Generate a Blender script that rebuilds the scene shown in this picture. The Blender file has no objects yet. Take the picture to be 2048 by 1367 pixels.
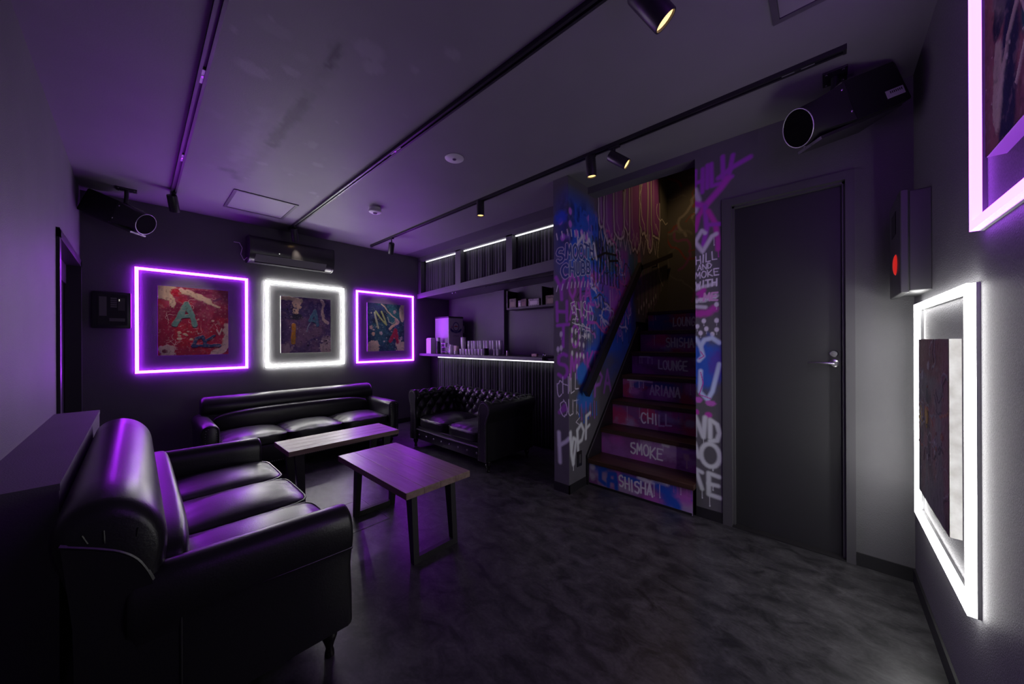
import bpy, bmesh, math, random
import numpy as np
from mathutils import Vector, Matrix

random.seed(7)
rng = np.random.default_rng(7)
SC = bpy.context.scene
COL = SC.collection
PI = math.pi

# ------------------------------------------------------------------ camera, world, exposure
def make_camera():
    f = 689.0
    yaw, roll, h = math.radians(47.5), math.radians(-0.25), 1.18
    fwd = Vector((math.sin(yaw), math.cos(yaw), 0))
    right = Vector((math.cos(yaw), -math.sin(yaw), 0))
    up = right.cross(fwd)
    r = right * math.cos(roll) + up * math.sin(roll)
    u = -right * math.sin(roll) + up * math.cos(roll)
    cd = bpy.data.cameras.new('camera')
    cd.sensor_fit = 'HORIZONTAL'
    cd.sensor_width = 36.0
    cd.lens = f / 2048 * 36.0
    cd.clip_start = 0.01
    cam = bpy.data.objects.new('camera', cd)
    m = Matrix((r, u, -fwd)).transposed().to_4x4()
    m.translation = Vector((0, 0, h))
    cam.matrix_world = m
    COL.objects.link(cam)
    SC.camera = cam
make_camera()

w = bpy.data.worlds.new('world')
SC.world = w
w.use_nodes = True
w.node_tree.nodes['Background'].inputs[0].default_value = (0, 0, 0, 1)
w.node_tree.nodes['Background'].inputs[1].default_value = 0.0
SC.view_settings.view_transform = 'Standard'
SC.view_settings.look = 'None'
SC.view_settings.gamma = 1.0
SC.view_settings.use_curve_mapping = False
SC.view_settings.exposure = 0.25

# radiance of the glowing frames: back wall, wall beside the door corner
WHITE_BACK, PURPLE_BACK = 38.0, 33.0
WHITE_SIDE, PURPLE_SIDE = 14.0, 8.0
PURPLE = (.40, .022, 1.0)
ZC = 2.472            # ceiling height
XL, XD = -0.315, 2.565    # left wall, door wall
YR, YB = -0.312, 4.62     # right wall, back wall

# ------------------------------------------------------------------ materials
MATS = {}
def mat(name, col, rough=0.6, metal=0.0, spec=0.5, noise=None, bump=None, emit=None, trans=0.0, coat=0.0):
    """noise=(scale, colour2, detail) mixes a second colour in; bump=(scale, strength)"""
    if name in MATS:
        return MATS[name]
    m = bpy.data.materials.new(name)
    m.use_nodes = True
    nt = m.node_tree
    b = nt.nodes['Principled BSDF']
    b.inputs['Base Color'].default_value = (*col, 1)
    b.inputs['Roughness'].default_value = rough
    b.inputs['Metallic'].default_value = metal
    b.inputs['Specular IOR Level'].default_value = spec
    b.inputs['Transmission Weight'].default_value = trans
    b.inputs['Coat Weight'].default_value = coat
    tc = nt.nodes.new('ShaderNodeTexCoord')
    if noise:
        n = nt.nodes.new('ShaderNodeTexNoise')
        n.inputs['Scale'].default_value = noise[0]
        n.inputs['Detail'].default_value = noise[2] if len(noise) > 2 else 4
        nt.links.new(tc.outputs['Object'], n.inputs['Vector'])
        r = nt.nodes.new('ShaderNodeValToRGB')
        r.color_ramp.elements[0].position = 0.35
        r.color_ramp.elements[1].position = 0.68
        r.color_ramp.elements[0].color = (*col, 1)
        r.color_ramp.elements[1].color = (*noise[1], 1)
        nt.links.new(n.outputs['Fac'], r.inputs['Fac'])
        nt.links.new(r.outputs['Color'], b.inputs['Base Color'])
    if bump:
        n = nt.nodes.new('ShaderNodeTexNoise')
        n.inputs['Scale'].default_value = bump[0]
        n.inputs['Detail'].default_value = 3
        nt.links.new(tc.outputs['Object'], n.inputs['Vector'])
        bp = nt.nodes.new('ShaderNodeBump')
        bp.inputs['Strength'].default_value = bump[1]
        bp.inputs['Distance'].default_value = 0.004
        nt.links.new(n.outputs['Fac'], bp.inputs['Height'])
        nt.links.new(bp.outputs['Normal'], b.inputs['Normal'])
    if emit:
        b.inputs['Emission Color'].default_value = (*emit[0], 1)
        b.inputs['Emission Strength'].default_value = emit[1]
    MATS[name] = m
    return m

def wood_mat(name, c1, c2, rough=0.4, axis=0):
    m = mat(name, c1, rough)
    nt = m.node_tree
    b = nt.nodes['Principled BSDF']
    tc = nt.nodes.new('ShaderNodeTexCoord')
    mp = nt.nodes.new('ShaderNodeMapping')
    s = [14, 14, 14]
    s[axis] = 1.1
    mp.inputs['Scale'].default_value = s
    n = nt.nodes.new('ShaderNodeTexNoise')
    n.inputs['Scale'].default_value = 3.2
    n.inputs['Detail'].default_value = 7
    n.inputs['Distortion'].default_value = 0.6
    oi = nt.nodes.new('ShaderNodeObjectInfo')
    add = nt.nodes.new('ShaderNodeVectorMath')
    add.operation = 'ADD'
    nt.links.new(tc.outputs['Object'], mp.inputs['Vector'])
    nt.links.new(mp.outputs['Vector'], add.inputs[0])
    nt.links.new(oi.outputs['Random'], add.inputs[1])
    nt.links.new(add.outputs[0], n.inputs['Vector'])
    r = nt.nodes.new('ShaderNodeValToRGB')
    r.color_ramp.elements[0].position = 0.3
    r.color_ramp.elements[1].position = 0.72
    r.color_ramp.elements[0].color = (*c2, 1)
    r.color_ramp.elements[1].color = (*c1, 1)
    nt.links.new(n.outputs['Fac'], r.inputs['Fac'])
    nt.links.new(r.outputs['Color'], b.inputs['Base Color'])
    bp = nt.nodes.new('ShaderNodeBump')
    bp.inputs['Strength'].default_value = 0.25
    bp.inputs['Distance'].default_value = 0.002
    nt.links.new(n.outputs['Fac'], bp.inputs['Height'])
    nt.links.new(bp.outputs['Normal'], b.inputs['Normal'])
    return m

def paint_mat(name, rough=0.55, bump=None, spec=0.4):
    m = mat(name, (.5, .5, .5), rough, spec=spec, bump=bump)
    nt = m.node_tree
    a = nt.nodes.new('ShaderNodeAttribute')
    a.attribute_name = 'paint'
    nt.links.new(a.outputs['Color'], nt.nodes['Principled BSDF'].inputs['Base Color'])
    return m

def floor_mat():
    m = mat('slate_floor', (.05, .05, .055), 0.36)
    nt = m.node_tree
    b = nt.nodes['Principled BSDF']
    tc = nt.nodes.new('ShaderNodeTexCoord')
    mp = nt.nodes.new('ShaderNodeMapping')
    mp.inputs['Scale'].default_value = (1.6, 1.0, 1)
    mp.inputs['Rotation'].default_value = (0, 0, 0.5)
    nt.links.new(tc.outputs['Object'], mp.inputs['Vector'])
    n1 = nt.nodes.new('ShaderNodeTexNoise')
    n1.inputs['Scale'].default_value = 8
    n1.inputs['Detail'].default_value = 8
    n1.inputs['Roughness'].default_value = 0.62
    n1.inputs['Distortion'].default_value = 0.6
    nt.links.new(mp.outputs['Vector'], n1.inputs['Vector'])
    n2 = nt.nodes.new('ShaderNodeTexNoise')
    n2.inputs['Scale'].default_value = 60
    n2.inputs['Detail'].default_value = 5
    nt.links.new(mp.outputs['Vector'], n2.inputs['Vector'])
    r1 = nt.nodes.new('ShaderNodeValToRGB')
    for e, p, c in zip(r1.color_ramp.elements, (0.36, 0.66), ((.022, .022, .0235), (.085, .083, .086))):
        e.position = p
        e.color = (*c, 1)
    nt.links.new(n1.outputs['Fac'], r1.inputs['Fac'])
    mx = nt.nodes.new('ShaderNodeMixRGB')
    mx.blend_type = 'OVERLAY'
    mx.inputs[0].default_value = 0.55
    nt.links.new(r1.outputs['Color'], mx.inputs[1])
    nt.links.new(n2.outputs['Fac'], mx.inputs[2])
    nt.links.new(mx.outputs['Color'], b.inputs['Base Color'])
    bp = nt.nodes.new('ShaderNodeBump')
    bp.inputs['Strength'].default_value = 0.3
    bp.inputs['Distance'].default_value = 0.003
    nt.links.new(n1.outputs['Fac'], bp.inputs['Height'])
    nt.links.new(bp.outputs['Normal'], b.inputs['Normal'])
    return m

M_WALL = mat('dark_wall', (.125, .124, .13), .62, noise=(3, (.14, .139, .145)), bump=(220, .35))
M_TRIMW = mat('charcoal_paint', (.12, .118, .13), .5, bump=(150, .15))
M_BASE = mat('black_skirting', (.02, .02, .022), .45)
M_BLACK = mat('matt_black', (.012, .012, .013), .5)
M_BLACKM = mat('black_metal', (.018, .018, .02), .38, metal=0.0, spec=.6)
M_DOOR = mat('black_door', (.03, .03, .033), .42, bump=(90, .1))
M_CHROME = mat('brushed_steel', (.6, .6, .6), .25, metal=1.0)
M_ALU = mat('aluminium', (.45, .45, .46), .45, metal=.6)
M_LEATHER = mat('black_leather', (.015, .0155, .0155), .33, spec=.52, bump=(170, .12))
M_LEATHER2 = mat('black_piping', (.02, .02, .02), .33, spec=.6)
M_NAIL = mat('nailhead', (.35, .34, .36), .3, metal=1.0)
M_LEG = mat('turned_leg', (.01, .008, .008), .22, spec=.6)
M_WOOD = wood_mat('walnut', (.36, .27, .2), (.23, .16, .115), .36, axis=1)
M_WOODX = wood_mat('walnut_x', (.36, .27, .2), (.23, .16, .115), .36, axis=0)
M_TREAD = wood_mat('stained_tread', (.085, .04, .025), (.035, .017, .012), .42, axis=1)
M_IRON = mat('dark_iron', (.03, .029, .03), .45, metal=.2)
M_FLOOR = floor_mat()
M_CURTAIN = mat('black_curtain', (.08, .08, .088), .7, bump=(300, .2))
M_WHITEP = mat('white_plastic', (.7, .7, .69), .45)
M_GREYP = mat('grey_plastic', (.4, .39, .4), .5)
M_PAINT = paint_mat('wall_paint', .55, bump=(200, .15))
M_CANVAS = paint_mat('canvas_paint', .45, bump=(160, .5))
M_RISER = paint_mat('riser_paint', .5, bump=(120, .1))
M_CEIL = paint_mat('ceiling_paint', .55, bump=(160, .12), spec=.3)
M_WLED = mat('white_diffuser', (.8, .8, .8), .5, emit=((1, .985, .96), WHITE_BACK))
M_PLED = mat('purple_diffuser', (.6, .5, .7), .5, emit=(PURPLE, PURPLE_BACK))
M_WLED2 = mat('white_diffuser_side', (.8, .8, .8), .5, emit=((1, .99, .975), WHITE_SIDE))
M_PLED2 = mat('purple_diffuser_side', (.6, .5, .7), .5, emit=((.42, .075, 1.0), PURPLE_SIDE))
M_STRIP = mat('strip_diffuser', (.8, .8, .8), .5, emit=((.95, .94, 1), 1.6))
M_WARM = mat('warm_lens', (.8, .7, .5), .4, emit=((1, .62, .22), 1.5))
M_RED = mat('red_lamp', (.5, .01, .01), .3, emit=((1, .03, .02), .4))
M_GLASS = mat('clear_glass', (.92, .92, .92), .1, trans=.62)
M_AMBER = mat('indicator_pale', (.6, .6, .55), .4, emit=((1, .95, .85), .8))

# ------------------------------------------------------------------ mesh helpers
class MB:
    def __init__(s):
        s.v, s.f = [], []
    def add(s, verts, faces):
        o = len(s.v)
        s.v += [tuple(p) for p in verts]
        s.f += [tuple(i + o for i in f) for f in faces]
        return s
    def hexa(s, p):
        """8 corners: bottom ring then top ring, counter-clockwise seen from above"""
        return s.add(p, [(3, 2, 1, 0), (4, 5, 6, 7), (0, 1, 5, 4), (1, 2, 6, 5), (2, 3, 7, 6), (3, 0, 4, 7)])
    def box(s, x0, x1, y0, y1, z0, z1, r=0.0):
        if r <= 0:
            return s.hexa([(x0, y0, z0), (x1, y0, z0), (x1, y1, z0), (x0, y1, z0), (x0, y0, z1), (x1, y0, z1), (x1, y1, z1), (x0, y1, z1)])
        bm = bmesh.new()
        bmesh.ops.create_cube(bm, size=1)
        for v in bm.verts:
            v.co = Vector(((x0 + x1) / 2 + v.co.x * (x1 - x0), (y0 + y1) / 2 + v.co.y * (y1 - y0), (z0 + z1) / 2 + v.co.z * (z1 - z0)))
        bmesh.ops.bevel(bm, geom=bm.edges[:], offset=r, segments=2, affect='EDGES', profile=.5)
        bm.verts.index_update()
        s.add([v.co[:] for v in bm.verts], [[v.index for v in f.verts] for f in bm.faces])
        bm.free()
        return s
    def tube(s, pts, rad, n=10, closed=False, cap=True):
        pts = [Vector(p) for p in pts]
        N = len(pts)
        rads = rad if isinstance(rad, (list, tuple)) else [rad] * N
        rings = []
        prev = None
        for i, p in enumerate(pts):
            a = pts[(i - 1) % N] if (closed or i > 0) else p
            b = pts[(i + 1) % N] if (closed or i < N - 1) else p
            t = (b - a).normalized()
            if prev is None:
                ref = Vector((0, 0, 1)) if abs(t.z) < .9 else Vector((1, 0, 0))
                nrm = t.cross(ref).normalized()
            else:
                nrm = (prev - t * prev.dot(t)).normalized()
            prev = nrm
            bn = t.cross(nrm)
            rings.append([p + (nrm * math.cos(2 * PI * k / n) + bn * math.sin(2 * PI * k / n)) * rads[i] for k in range(n)])
        vs = [q for r_ in rings for q in r_]
        fs = []
        for i in range(N if closed else N - 1):
            j = (i + 1) % N
            for k in range(n):
                fs.append((i * n + k, i * n + (k + 1) % n, j * n + (k + 1) % n, j * n + k))
        if cap and not closed:
            fs.append(tuple(range(n - 1, -1, -1)))
            fs.append(tuple((N - 1) * n + k for k in range(n)))
        return s.add(vs, fs)
    def lathe(s, prof, n=20, at=(0, 0, 0), axis=None):
        """prof: [(radius, height)...] around +Z or around the given axis"""
        M = Matrix.Identity(3)
        if axis is not None:
            M = Vector((0, 0, 1)).rotation_difference(Vector(axis)).to_matrix()
        at = Vector(at)
        vs, fs = [], []
        for r_, z in prof:
            for k in range(n):
                vs.append(at + M @ Vector((r_ * math.cos(2 * PI * k / n), r_ * math.sin(2 * PI * k / n), z)))
        for i in range(len(prof) - 1):
            for k in range(n):
                fs.append((i * n + k, i * n + (k + 1) % n, (i + 1) * n + (k + 1) % n, (i + 1) * n + k))
        if prof[0][0] > 1e-5:
            fs.append(tuple(range(n - 1, -1, -1)))
        if prof[-1][0] > 1e-5:
            fs.append(tuple((len(prof) - 1) * n + k for k in range(n)))
        return s.add(vs, fs)
    def prism(s, poly, fn):
        """poly: 2-D outline; fn(p, side) -> 3-D point for side 0 and 1"""
        n = len(poly)
        return s.add([fn(p, 0) for p in poly] + [fn(p, 1) for p in poly],
                     [tuple(range(n - 1, -1, -1)), tuple(range(n, 2 * n))] + [(i, (i + 1) % n, n + (i + 1) % n, n + i) for i in range(n)])
    def build(s, name, m, parent=None, smooth=False, angle=40, loc=None):
        me = bpy.data.meshes.new(name)
        me.from_pydata(s.v, [], s.f)
        bm = bmesh.new()
        bm.from_mesh(me)
        bmesh.ops.recalc_face_normals(bm, faces=bm.faces[:])
        bm.to_mesh(me)
        bm.free()
        me.materials.append(m)
        if smooth:
            me.shade_smooth()
            me.set_sharp_from_angle(angle=math.radians(angle))
        o = bpy.data.objects.new(name, me)
        COL.objects.link(o)
        if loc is not None:
            o.location = loc
        if parent is not None:
            o.parent = parent
        return o

def grid_obj(name, P, m, parent=None, colors=None, mask=None, smooth=True, gain=1.0):
    """P: (nv, nu, 3) array of points"""
    nv, nu = P.shape[:2]
    idx = np.arange(nv * nu).reshape(nv, nu)
    q = np.stack([idx[:-1, :-1], idx[:-1, 1:], idx[1:, 1:], idx[1:, :-1]], -1)
    q = q[mask] if mask is not None else q.reshape(-1, 4)
    me = bpy.data.meshes.new(name)
    me.vertices.add(nv * nu)
    me.vertices.foreach_set('co', np.ascontiguousarray(P, dtype=np.float32).ravel())
    me.loops.add(q.size)
    me.loops.foreach_set('vertex_index', q.astype(np.int32).ravel())
    me.polygons.add(len(q))
    me.polygons.foreach_set('loop_start', np.arange(0, q.size, 4, dtype=np.int32))
    me.update(calc_edges=True)
    if colors is not None:
        ca = me.color_attributes.new('paint', 'FLOAT_COLOR', 'POINT')
        c4 = np.ones((nv * nu, 4), np.float32)
        c4[:, :3] = np.clip(colors.reshape(-1, 3) * gain, 0, 1)
        ca.data.foreach_set('color', c4.ravel())
    me.materials.append(m)
    if smooth:
        me.shade_smooth()
    o = bpy.data.objects.new(name, me)
    COL.objects.link(o)
    if parent is not None:
        o.parent = parent
    return o

def thing(name, label, cat, loc=(0, 0, 0), group=None):
    o = bpy.data.objects.new(name, None)
    o.empty_display_size = .1
    COL.objects.link(o)
    o.location = loc
    o['label'] = label
    o['category'] = cat
    if group:
        o['group'] = group
    return o
def tag(o, label, cat, group=None):
    o['label'] = label
    o['category'] = cat
    if group:
        o['group'] = group
    return o
def struct(o, label=None):
    o['kind'] = 'structure'
    if label:
        o['label'] = label
    return o
def reparent_world(child, parent):
    """parts are modelled in room coordinates: keep them there under an Empty that stands at the thing's base"""
    child.parent = parent
    child.location = Vector(child.location) - Vector(parent.location)
    return child
def part(mb, name, m, parent, **k):
    return reparent_world(mb.build(name, m, None, **k), parent)

# ------------------------------------------------------------------ 2-D painting on grids
def vnoise(x, y, seed=0):
    x0, y0 = np.floor(x).astype(np.int64), np.floor(y).astype(np.int64)
    fx, fy = x - x0, y - y0
    fx, fy = fx * fx * (3 - 2 * fx), fy * fy * (3 - 2 * fy)
    def h(i, j):
        n = (i * 374761393 + j * 668265263 + seed * 974634777) & 0x7fffffff
        n = ((n ^ (n >> 13)) * 1274126177) & 0x7fffffff
        return ((n ^ (n >> 16)) & 0xffff) / 65535.0
    return (h(x0, y0) * (1 - fx) + h(x0 + 1, y0) * fx) * (1 - fy) + (h(x0, y0 + 1) * (1 - fx) + h(x0 + 1, y0 + 1) * fx) * fy
def fbm(x, y, seed=0, o=4):
    t, a, n = 0, .5, 0
    for i in range(o):
        t = t + a * vnoise(x * 2 ** i, y * 2 ** i, seed + i * 17)
        n += a
        a *= .5
    return t / n

def arc(cx, cy, rx, ry, a0, a1, n=10):
    return [(cx + rx * math.cos(math.radians(a0 + (a1 - a0) * i / n)), cy + ry * math.sin(math.radians(a0 + (a1 - a0) * i / n))) for i in range(n + 1)]
GLYPH = {
    'A': [[(0, 0), (.5, 1), (1, 0)], [(.2, .38), (.82, .36)]],
    'B': [[(.05, 0), (.05, 1), (.6, .95), (.75, .75), (.55, .53), (.05, .52)], [(.55, .53), (.9, .35), (.7, .03), (.05, 0)]],
    'C': [arc(.55, .5, .5, .5, 50, 310)],
    'D': [[(.05, 0), (.05, 1), (.55, .92), (.95, .5), (.6, .06), (.05, 0)]],
    'E': [[(1, 1), (.08, 1), (.05, 0), (1, .02)], [(.06, .52), (.8, .53)]],
    'F': [[(1, 1), (.08, 1), (.05, 0)], [(.06, .52), (.75, .53)]],
    'G': [arc(.52, .5, .48, .5, 55, 330) + [(.95, .45), (.55, .45)]],
    'H': [[(.05, 0), (.05, 1)], [(.95, 0), (.95, 1)], [(.05, .5), (.95, .5)]],
    'I': [[(.5, 0), (.5, 1)]],
    'K': [[(.05, 0), (.05, 1)], [(.9, 1), (.08, .45), (1, 0)]],
    'L': [[(.08, 1), (.05, 0), (.95, .03)]],
    'M': [[(0, 0), (.12, 1), (.5, .35), (.88, 1), (1, 0)]],
    'N': [[(.05, 0), (.05, 1), (.95, 0), (.95, 1)]],
    'O': [arc(.5, .5, .48, .5, 90, 450, 16)],
    'P': [[(.05, 0), (.05, 1), (.65, .98), (.95, .75), (.65, .48), (.08, .45)]],
    'R': [[(.05, 0), (.05, 1), (.65, .98), (.92, .75), (.65, .5), (.08, .47), (.95, 0)]],
    'S': [arc(.5, .75, .42, .25, 40, 230, 8) + arc(.5, .26, .45, .26, 70, -150, 9)],
    'T': [[(0, 1), (1, 1)], [(.5, 1), (.5, 0)]],
    'U': [[(.05, 1), (.08, .3)] + arc(.5, .3, .42, .3, 180, 360, 8) + [(.95, 1)]],
    'V': [[(0, 1), (.5, 0), (1, 1)]],
    'W': [[(0, 1), (.25, 0), (.5, .7), (.75, 0), (1, 1)]],
    'X': [[(0, 0), (1, 1)], [(0, 1), (1, 0)]],
    'Y': [[(0, 1), (.5, .5), (1, 1)], [(.5, .5), (.5, 0)]],
    'Z': [[(0, 1), (1, 1), (0, 0), (1, 0)]],
}

class Paint:
    def __init__(s, us, vs, base):
        s.us, s.vs = np.asarray(us, float), np.asarray(vs, float)
        s.U, s.V = np.meshgrid(s.us, s.vs)
        s.c = np.zeros(s.U.shape + (3,)) + np.asarray(base, float)
        s.h = np.zeros(s.U.shape)
    def over(s, a, col, sl=None, h=0):
        col = np.asarray(col, float)
        if sl is None:
            s.c += (col - s.c) * a[..., None]
            s.h = np.maximum(s.h, a * h) if h else s.h
        else:
            s.c[sl] += (col - s.c[sl]) * a[..., None]
            if h:
                s.h[sl] = np.maximum(s.h[sl], a * h)
    def win(s, u0, u1, v0, v1):
        i0, i1 = np.searchsorted(s.us, (u0, u1))
        j0, j1 = np.searchsorted(s.vs, (v0, v1))
        return (slice(max(j0 - 1, 0), j1 + 1), slice(max(i0 - 1, 0), i1 + 1))
    def stroke(s, pts, w, col, soft=.3, alpha=1.0, h=0, rough=0, seed=1):
        pts = np.asarray(pts, float)
        mrg = w * (1 + soft)
        sl = s.win(pts[:, 0].min() - mrg, pts[:, 0].max() + mrg, pts[:, 1].min() - mrg, pts[:, 1].max() + mrg)
        U, V = s.U[sl], s.V[sl]
        if U.size == 0:
            return
        d = np.full(U.shape, 9e9)
        for (x0, y0), (x1, y1) in zip(pts[:-1], pts[1:]):
            dx, dy = x1 - x0, y1 - y0
            L = dx * dx + dy * dy + 1e-12
            t = np.clip(((U - x0) * dx + (V - y0) * dy) / L, 0, 1)
            d = np.minimum(d, np.hypot(U - x0 - t * dx, V - y0 - t * dy))
        if rough:
            d = d + (fbm(U / w * 1.5, V / w * 1.5, seed) - .5) * w * rough
        a = np.clip((w / 2 * (1 + soft) - d) / (w * soft + 1e-9), 0, 1) * alpha
        s.over(a, col, sl, h)
    def blob(s, u, v, ru, rv, col, alpha=1.0, soft=.5, rough=.4, seed=1, h=0, freq=3.0):
        m = 1 + soft + rough
        sl = s.win(u - ru * m, u + ru * m, v - rv * m, v + rv * m)
        U, V = s.U[sl], s.V[sl]
        if U.size == 0:
            return
        d = np.hypot((U - u) / ru, (V - v) / rv)
        d = d + (fbm(U / ru * freq, V / rv * freq, seed) - .5) * 2 * rough
        a = np.clip((1 + soft / 2 - d) / (soft + 1e-9), 0, 1) * alpha
        s.over(a, col, sl, h)
    def drip(s, u, v, L, w, col, alpha=1.0):
        s.stroke([(u, v), (u + w * .2, v - L)], w, col, .35, alpha)
        s.blob(u + w * .2, v - L, w * .8, w * 1.2, col, alpha, .4, 0)
    def text(s, txt, u, v, hgt, wid, col, sw, gap=.28, slope=0.0, jit=0.03, soft=.3, alpha=1, seed=3, h=0, rough=0):
        rr = random.Random(seed)
        n = sum(.45 if ch == 'I' else 1 for ch in txt) + gap * (len(txt) - 1)
        cw = wid / n
        x = u
        for ch in txt:
            k = .45 if ch == 'I' else 1
            if ch in GLYPH:
                dy = rr.uniform(-jit, jit) * hgt * 2
                sh = rr.uniform(-.08, .08)
                for pl in GLYPH[ch]:
                    pp = [(x + (px * k if ch != 'I' else .22) * cw + sh * py * cw, v + slope * (x - u) + dy + py * hgt) for px, py in pl]
                    pp = [(a + rr.uniform(-jit, jit) * cw, b + rr.uniform(-jit, jit) * hgt) for a, b in pp]
                    s.stroke(pp, sw, col, soft, alpha, h, rough, seed)
            x += (k + gap) * cw
    def splat(s, n, u0, u1, v0, v1, rmin, rmax, cols, seed, alpha=1.0, h=0):
        rr = random.Random(seed)
        for i in range(n):
            r_ = rmin + (rmax - rmin) * rr.random() ** 2.5
            s.blob(rr.uniform(u0, u1), rr.uniform(v0, v1), r_ * rr.uniform(.6, 1.5), r_, rr.choice(cols), alpha, .3, .35, rr.randint(0, 999), h)
    def squiggle(s, u, v, L, w, col, seed, h=0, alpha=1):
        rr = random.Random(seed)
        a = rr.uniform(0, 6.28)
        pts = [(u, v)]
        for i in range(14):
            a += rr.uniform(-.9, .9)
            pts.append((pts[-1][0] + math.cos(a) * L / 14, pts[-1][1] + math.sin(a) * L / 14))
        s.stroke(pts, w, col, .3, alpha, h)

# =================================================================== ROOM SHELL
struct(MB().box(XL - .15, 4.7, YR - .15, YB + .15, -.1, 0).build('floor', M_FLOOR))

# ceiling: painted concrete with a scuffed seam
cp = Paint(np.arange(XL - .02, 2.70, .018), np.arange(YR - .02, YB + .03, .018), (.215, .21, .222))
n_ = fbm(cp.U * 2.2, cp.V * 2.2, 5)
cp.c *= (0.9 + .22 * n_)[..., None]
seam = [(.60, 1.55), (.615, 1.8), (.61, 2.0), (.61, 2.26), (.60, 2.5), (.605, 2.67), (.59, 2.9), (.57, 3.3), (.56, 3.45)]
cp.stroke(seam, .05, (.16, .155, .165), .9, .55, rough=1.2, seed=4)
cp.stroke(seam[2:6], .055, (.08, .078, .085), .5, .85, rough=.8, seed=8)
cp.stroke(seam[3:5], .02, (.06, .06, .065), .5, .7, rough=.8, seed=8)
cp.stroke([(.60, 1.57), (.615, 1.72)], .03, (.07, .07, .075), .5, .85, rough=1, seed=9)
cp.stroke([(.43, 3.32), (.50, 3.28), (.53, 3.42)], .05, (.1, .1, .11), .8, .65, rough=1, seed=11)
cp.stroke([(.5, 2.55), (.52, 2.9), (.47, 3.1), (.5, 2.3)], .05, (.3, .29, .32), .9, .5, rough=1.5, seed=12)
cp.splat(40, .2, 1.1, 1.2, 3.4, .01, .05, [(.26, .26, .27), (.37, .36, .39)], 5, .35)
P = np.stack([cp.U, cp.V, np.full(cp.U.shape, ZC)], -1)
o = MB().box(XL - .15, 2.69, YR - .15, YB + .15, ZC + .002, ZC + .12).box(2.69, 3.7, 1.62, YB + .15, ZC, ZC + .12).build('ceiling', M_TRIMW)
struct(o)
grid_obj('painted_surface', P, M_CEIL, o, cp.c, smooth=True)

# ---- left wall with a door recess
lw = MB()
DY0, DY1, DZ = 3.37, 4.50, 1.82
lw.box(XL - .12, XL, YR - .15, DY0, 0, ZC + .05)
lw.box(XL - .12, XL, DY1, YB + .1, 0, ZC + .05)
lw.box(XL - .12, XL, DY0, DY1, DZ, ZC + .05)
struct(lw.build('wall_left', M_WALL))
d1 = bpy.data.objects.new('door_1', None)
COL.objects.link(d1)
d1.location = (XL, (DY0 + DY1) / 2, 0)
struct(d1, 'dark door in the left wall beyond the half wall')
part(MB().box(XL - .11, XL - .075, DY0 - .01, DY1 + .01, 0, DZ + .01), 'door_leaf', M_DOOR, d1)
fr = MB()
for (a, b, c, d) in ((DY0 - .045, DY0 + .012, 0, DZ + .04), (DY1 - .012, DY1 + .045, 0, DZ + .04), (DY0 - .045, DY1 + .045, DZ - .01, DZ + .045)):
    fr.box(XL - .07, XL + .014, a, b, c, d)
part(fr, 'door_frame', mat('door_frame_black', (.03, .029, .032), .35), d1)
part(MB().lathe([(.022, 0), (.022, .01), (.009, .012), (.009, .045)], 14, (XL - .075, DY0 + .09, .95), (1, 0, 0)).tube([(XL - .033, DY0 + .09, .95), (XL - .033, DY0 + .19, .95)], .008), 'handle', M_CHROME, d1, smooth=True)
part(MB().box(XL - .075, XL - .06, DY0 + .012, DY1 - .012, 1.66, 1.81), 'top_rail', M_DOOR, d1)

# ---- half wall in front of the left wall
hw = MB().box(XL - .01, -.15, 1.62, 3.235, 0, .762)
o = struct(hw.build('wall_half', M_WALL))
MB().box(XL - .01, -.148, 1.618, 3.238, .762, .782).build('ledge', M_WALL, o)

# ---- back wall (runs on into the bar)
struct(MB().box(XL - .1, 3.6, YB, YB + .12, 0, ZC + .05).build('wall_back', M_WALL))

# ---- right wall
struct(MB().box(XL - .15, 2.75, YR - .12, YR, 0, ZC + .05).build('wall_right', mat('right_wall_paper', (.11, .109, .115), .62, noise=(160, (.155, .154, .16), 3), bump=(240, .6))))

# ---- door wall: pier, header, strip beside the corner
DW0, DW1, DWZ = -.085, .478, 2.06
dw = MB()
dw.box(XD, XD + .12, DW1, .66, 0, ZC + .05)
dw.box(XD, XD + .12, YR - .1, DW0, 0, ZC + .05)
dw.box(XD, XD + .12, DW0, DW1, DWZ, ZC + .05)
dw.box(XD, XD + .12, .66, 1.485, 2.415, ZC + .05)
wall_door = struct(dw.build('wall_door', M_WALL))

# pier graffiti (u runs from the stair edge to the door, v is height)
us, vs = np.arange(0, .352, .0035), np.arange(.06, ZC + .003, .0042)
pp = Paint(us, vs, (.088, .0875, .092))
pp.c *= (.9 + .2 * fbm(pp.U * 9, pp.V * 9, 3))[..., None]
PUR, PINK, LAV, BLU, WHT = (.30, .05, .42), (.42, .04, .34), (.52, .51, .55), (.02, .09, .42), (.62, .63, .66)
pp.text('HILL', -.005, 2.17, .15, .22, PUR, .026, slope=.35, seed=2, soft=.5)
pp.stroke([(.14, 2.24), (.22, 2.285), (.31, 2.315)], .03, PUR, .5)
pp.stroke([(.2, 2.25), (.22, 2.36)], .026, PUR, .5)
pp.stroke([(.0, 2.2), (.02, 2.13), (.0, 2.06)], .035, LAV, .5, .8)
pp.stroke([(.0, 2.11), (.06, 2.08), (.1, 2.12), (.15, 2.17), (.19, 2.22)], .04, (.4, .05, .42), .5)
pp.stroke([(.06, 2.08), (.02, 2.02), (.0, 1.93)], .03, PINK, .5)
pp.stroke([(.06, 2.08), (.07, 1.93), (.05, 1.82)], .03, PUR, .5)
pp.stroke([(.08, 2.04), (.12, 1.95), (.135, 1.84), (.135, 1.78)], .03, PINK, .5)
pp.stroke([(.08, 1.95), (.15, 1.94)], .026, PUR, .5)
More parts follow.
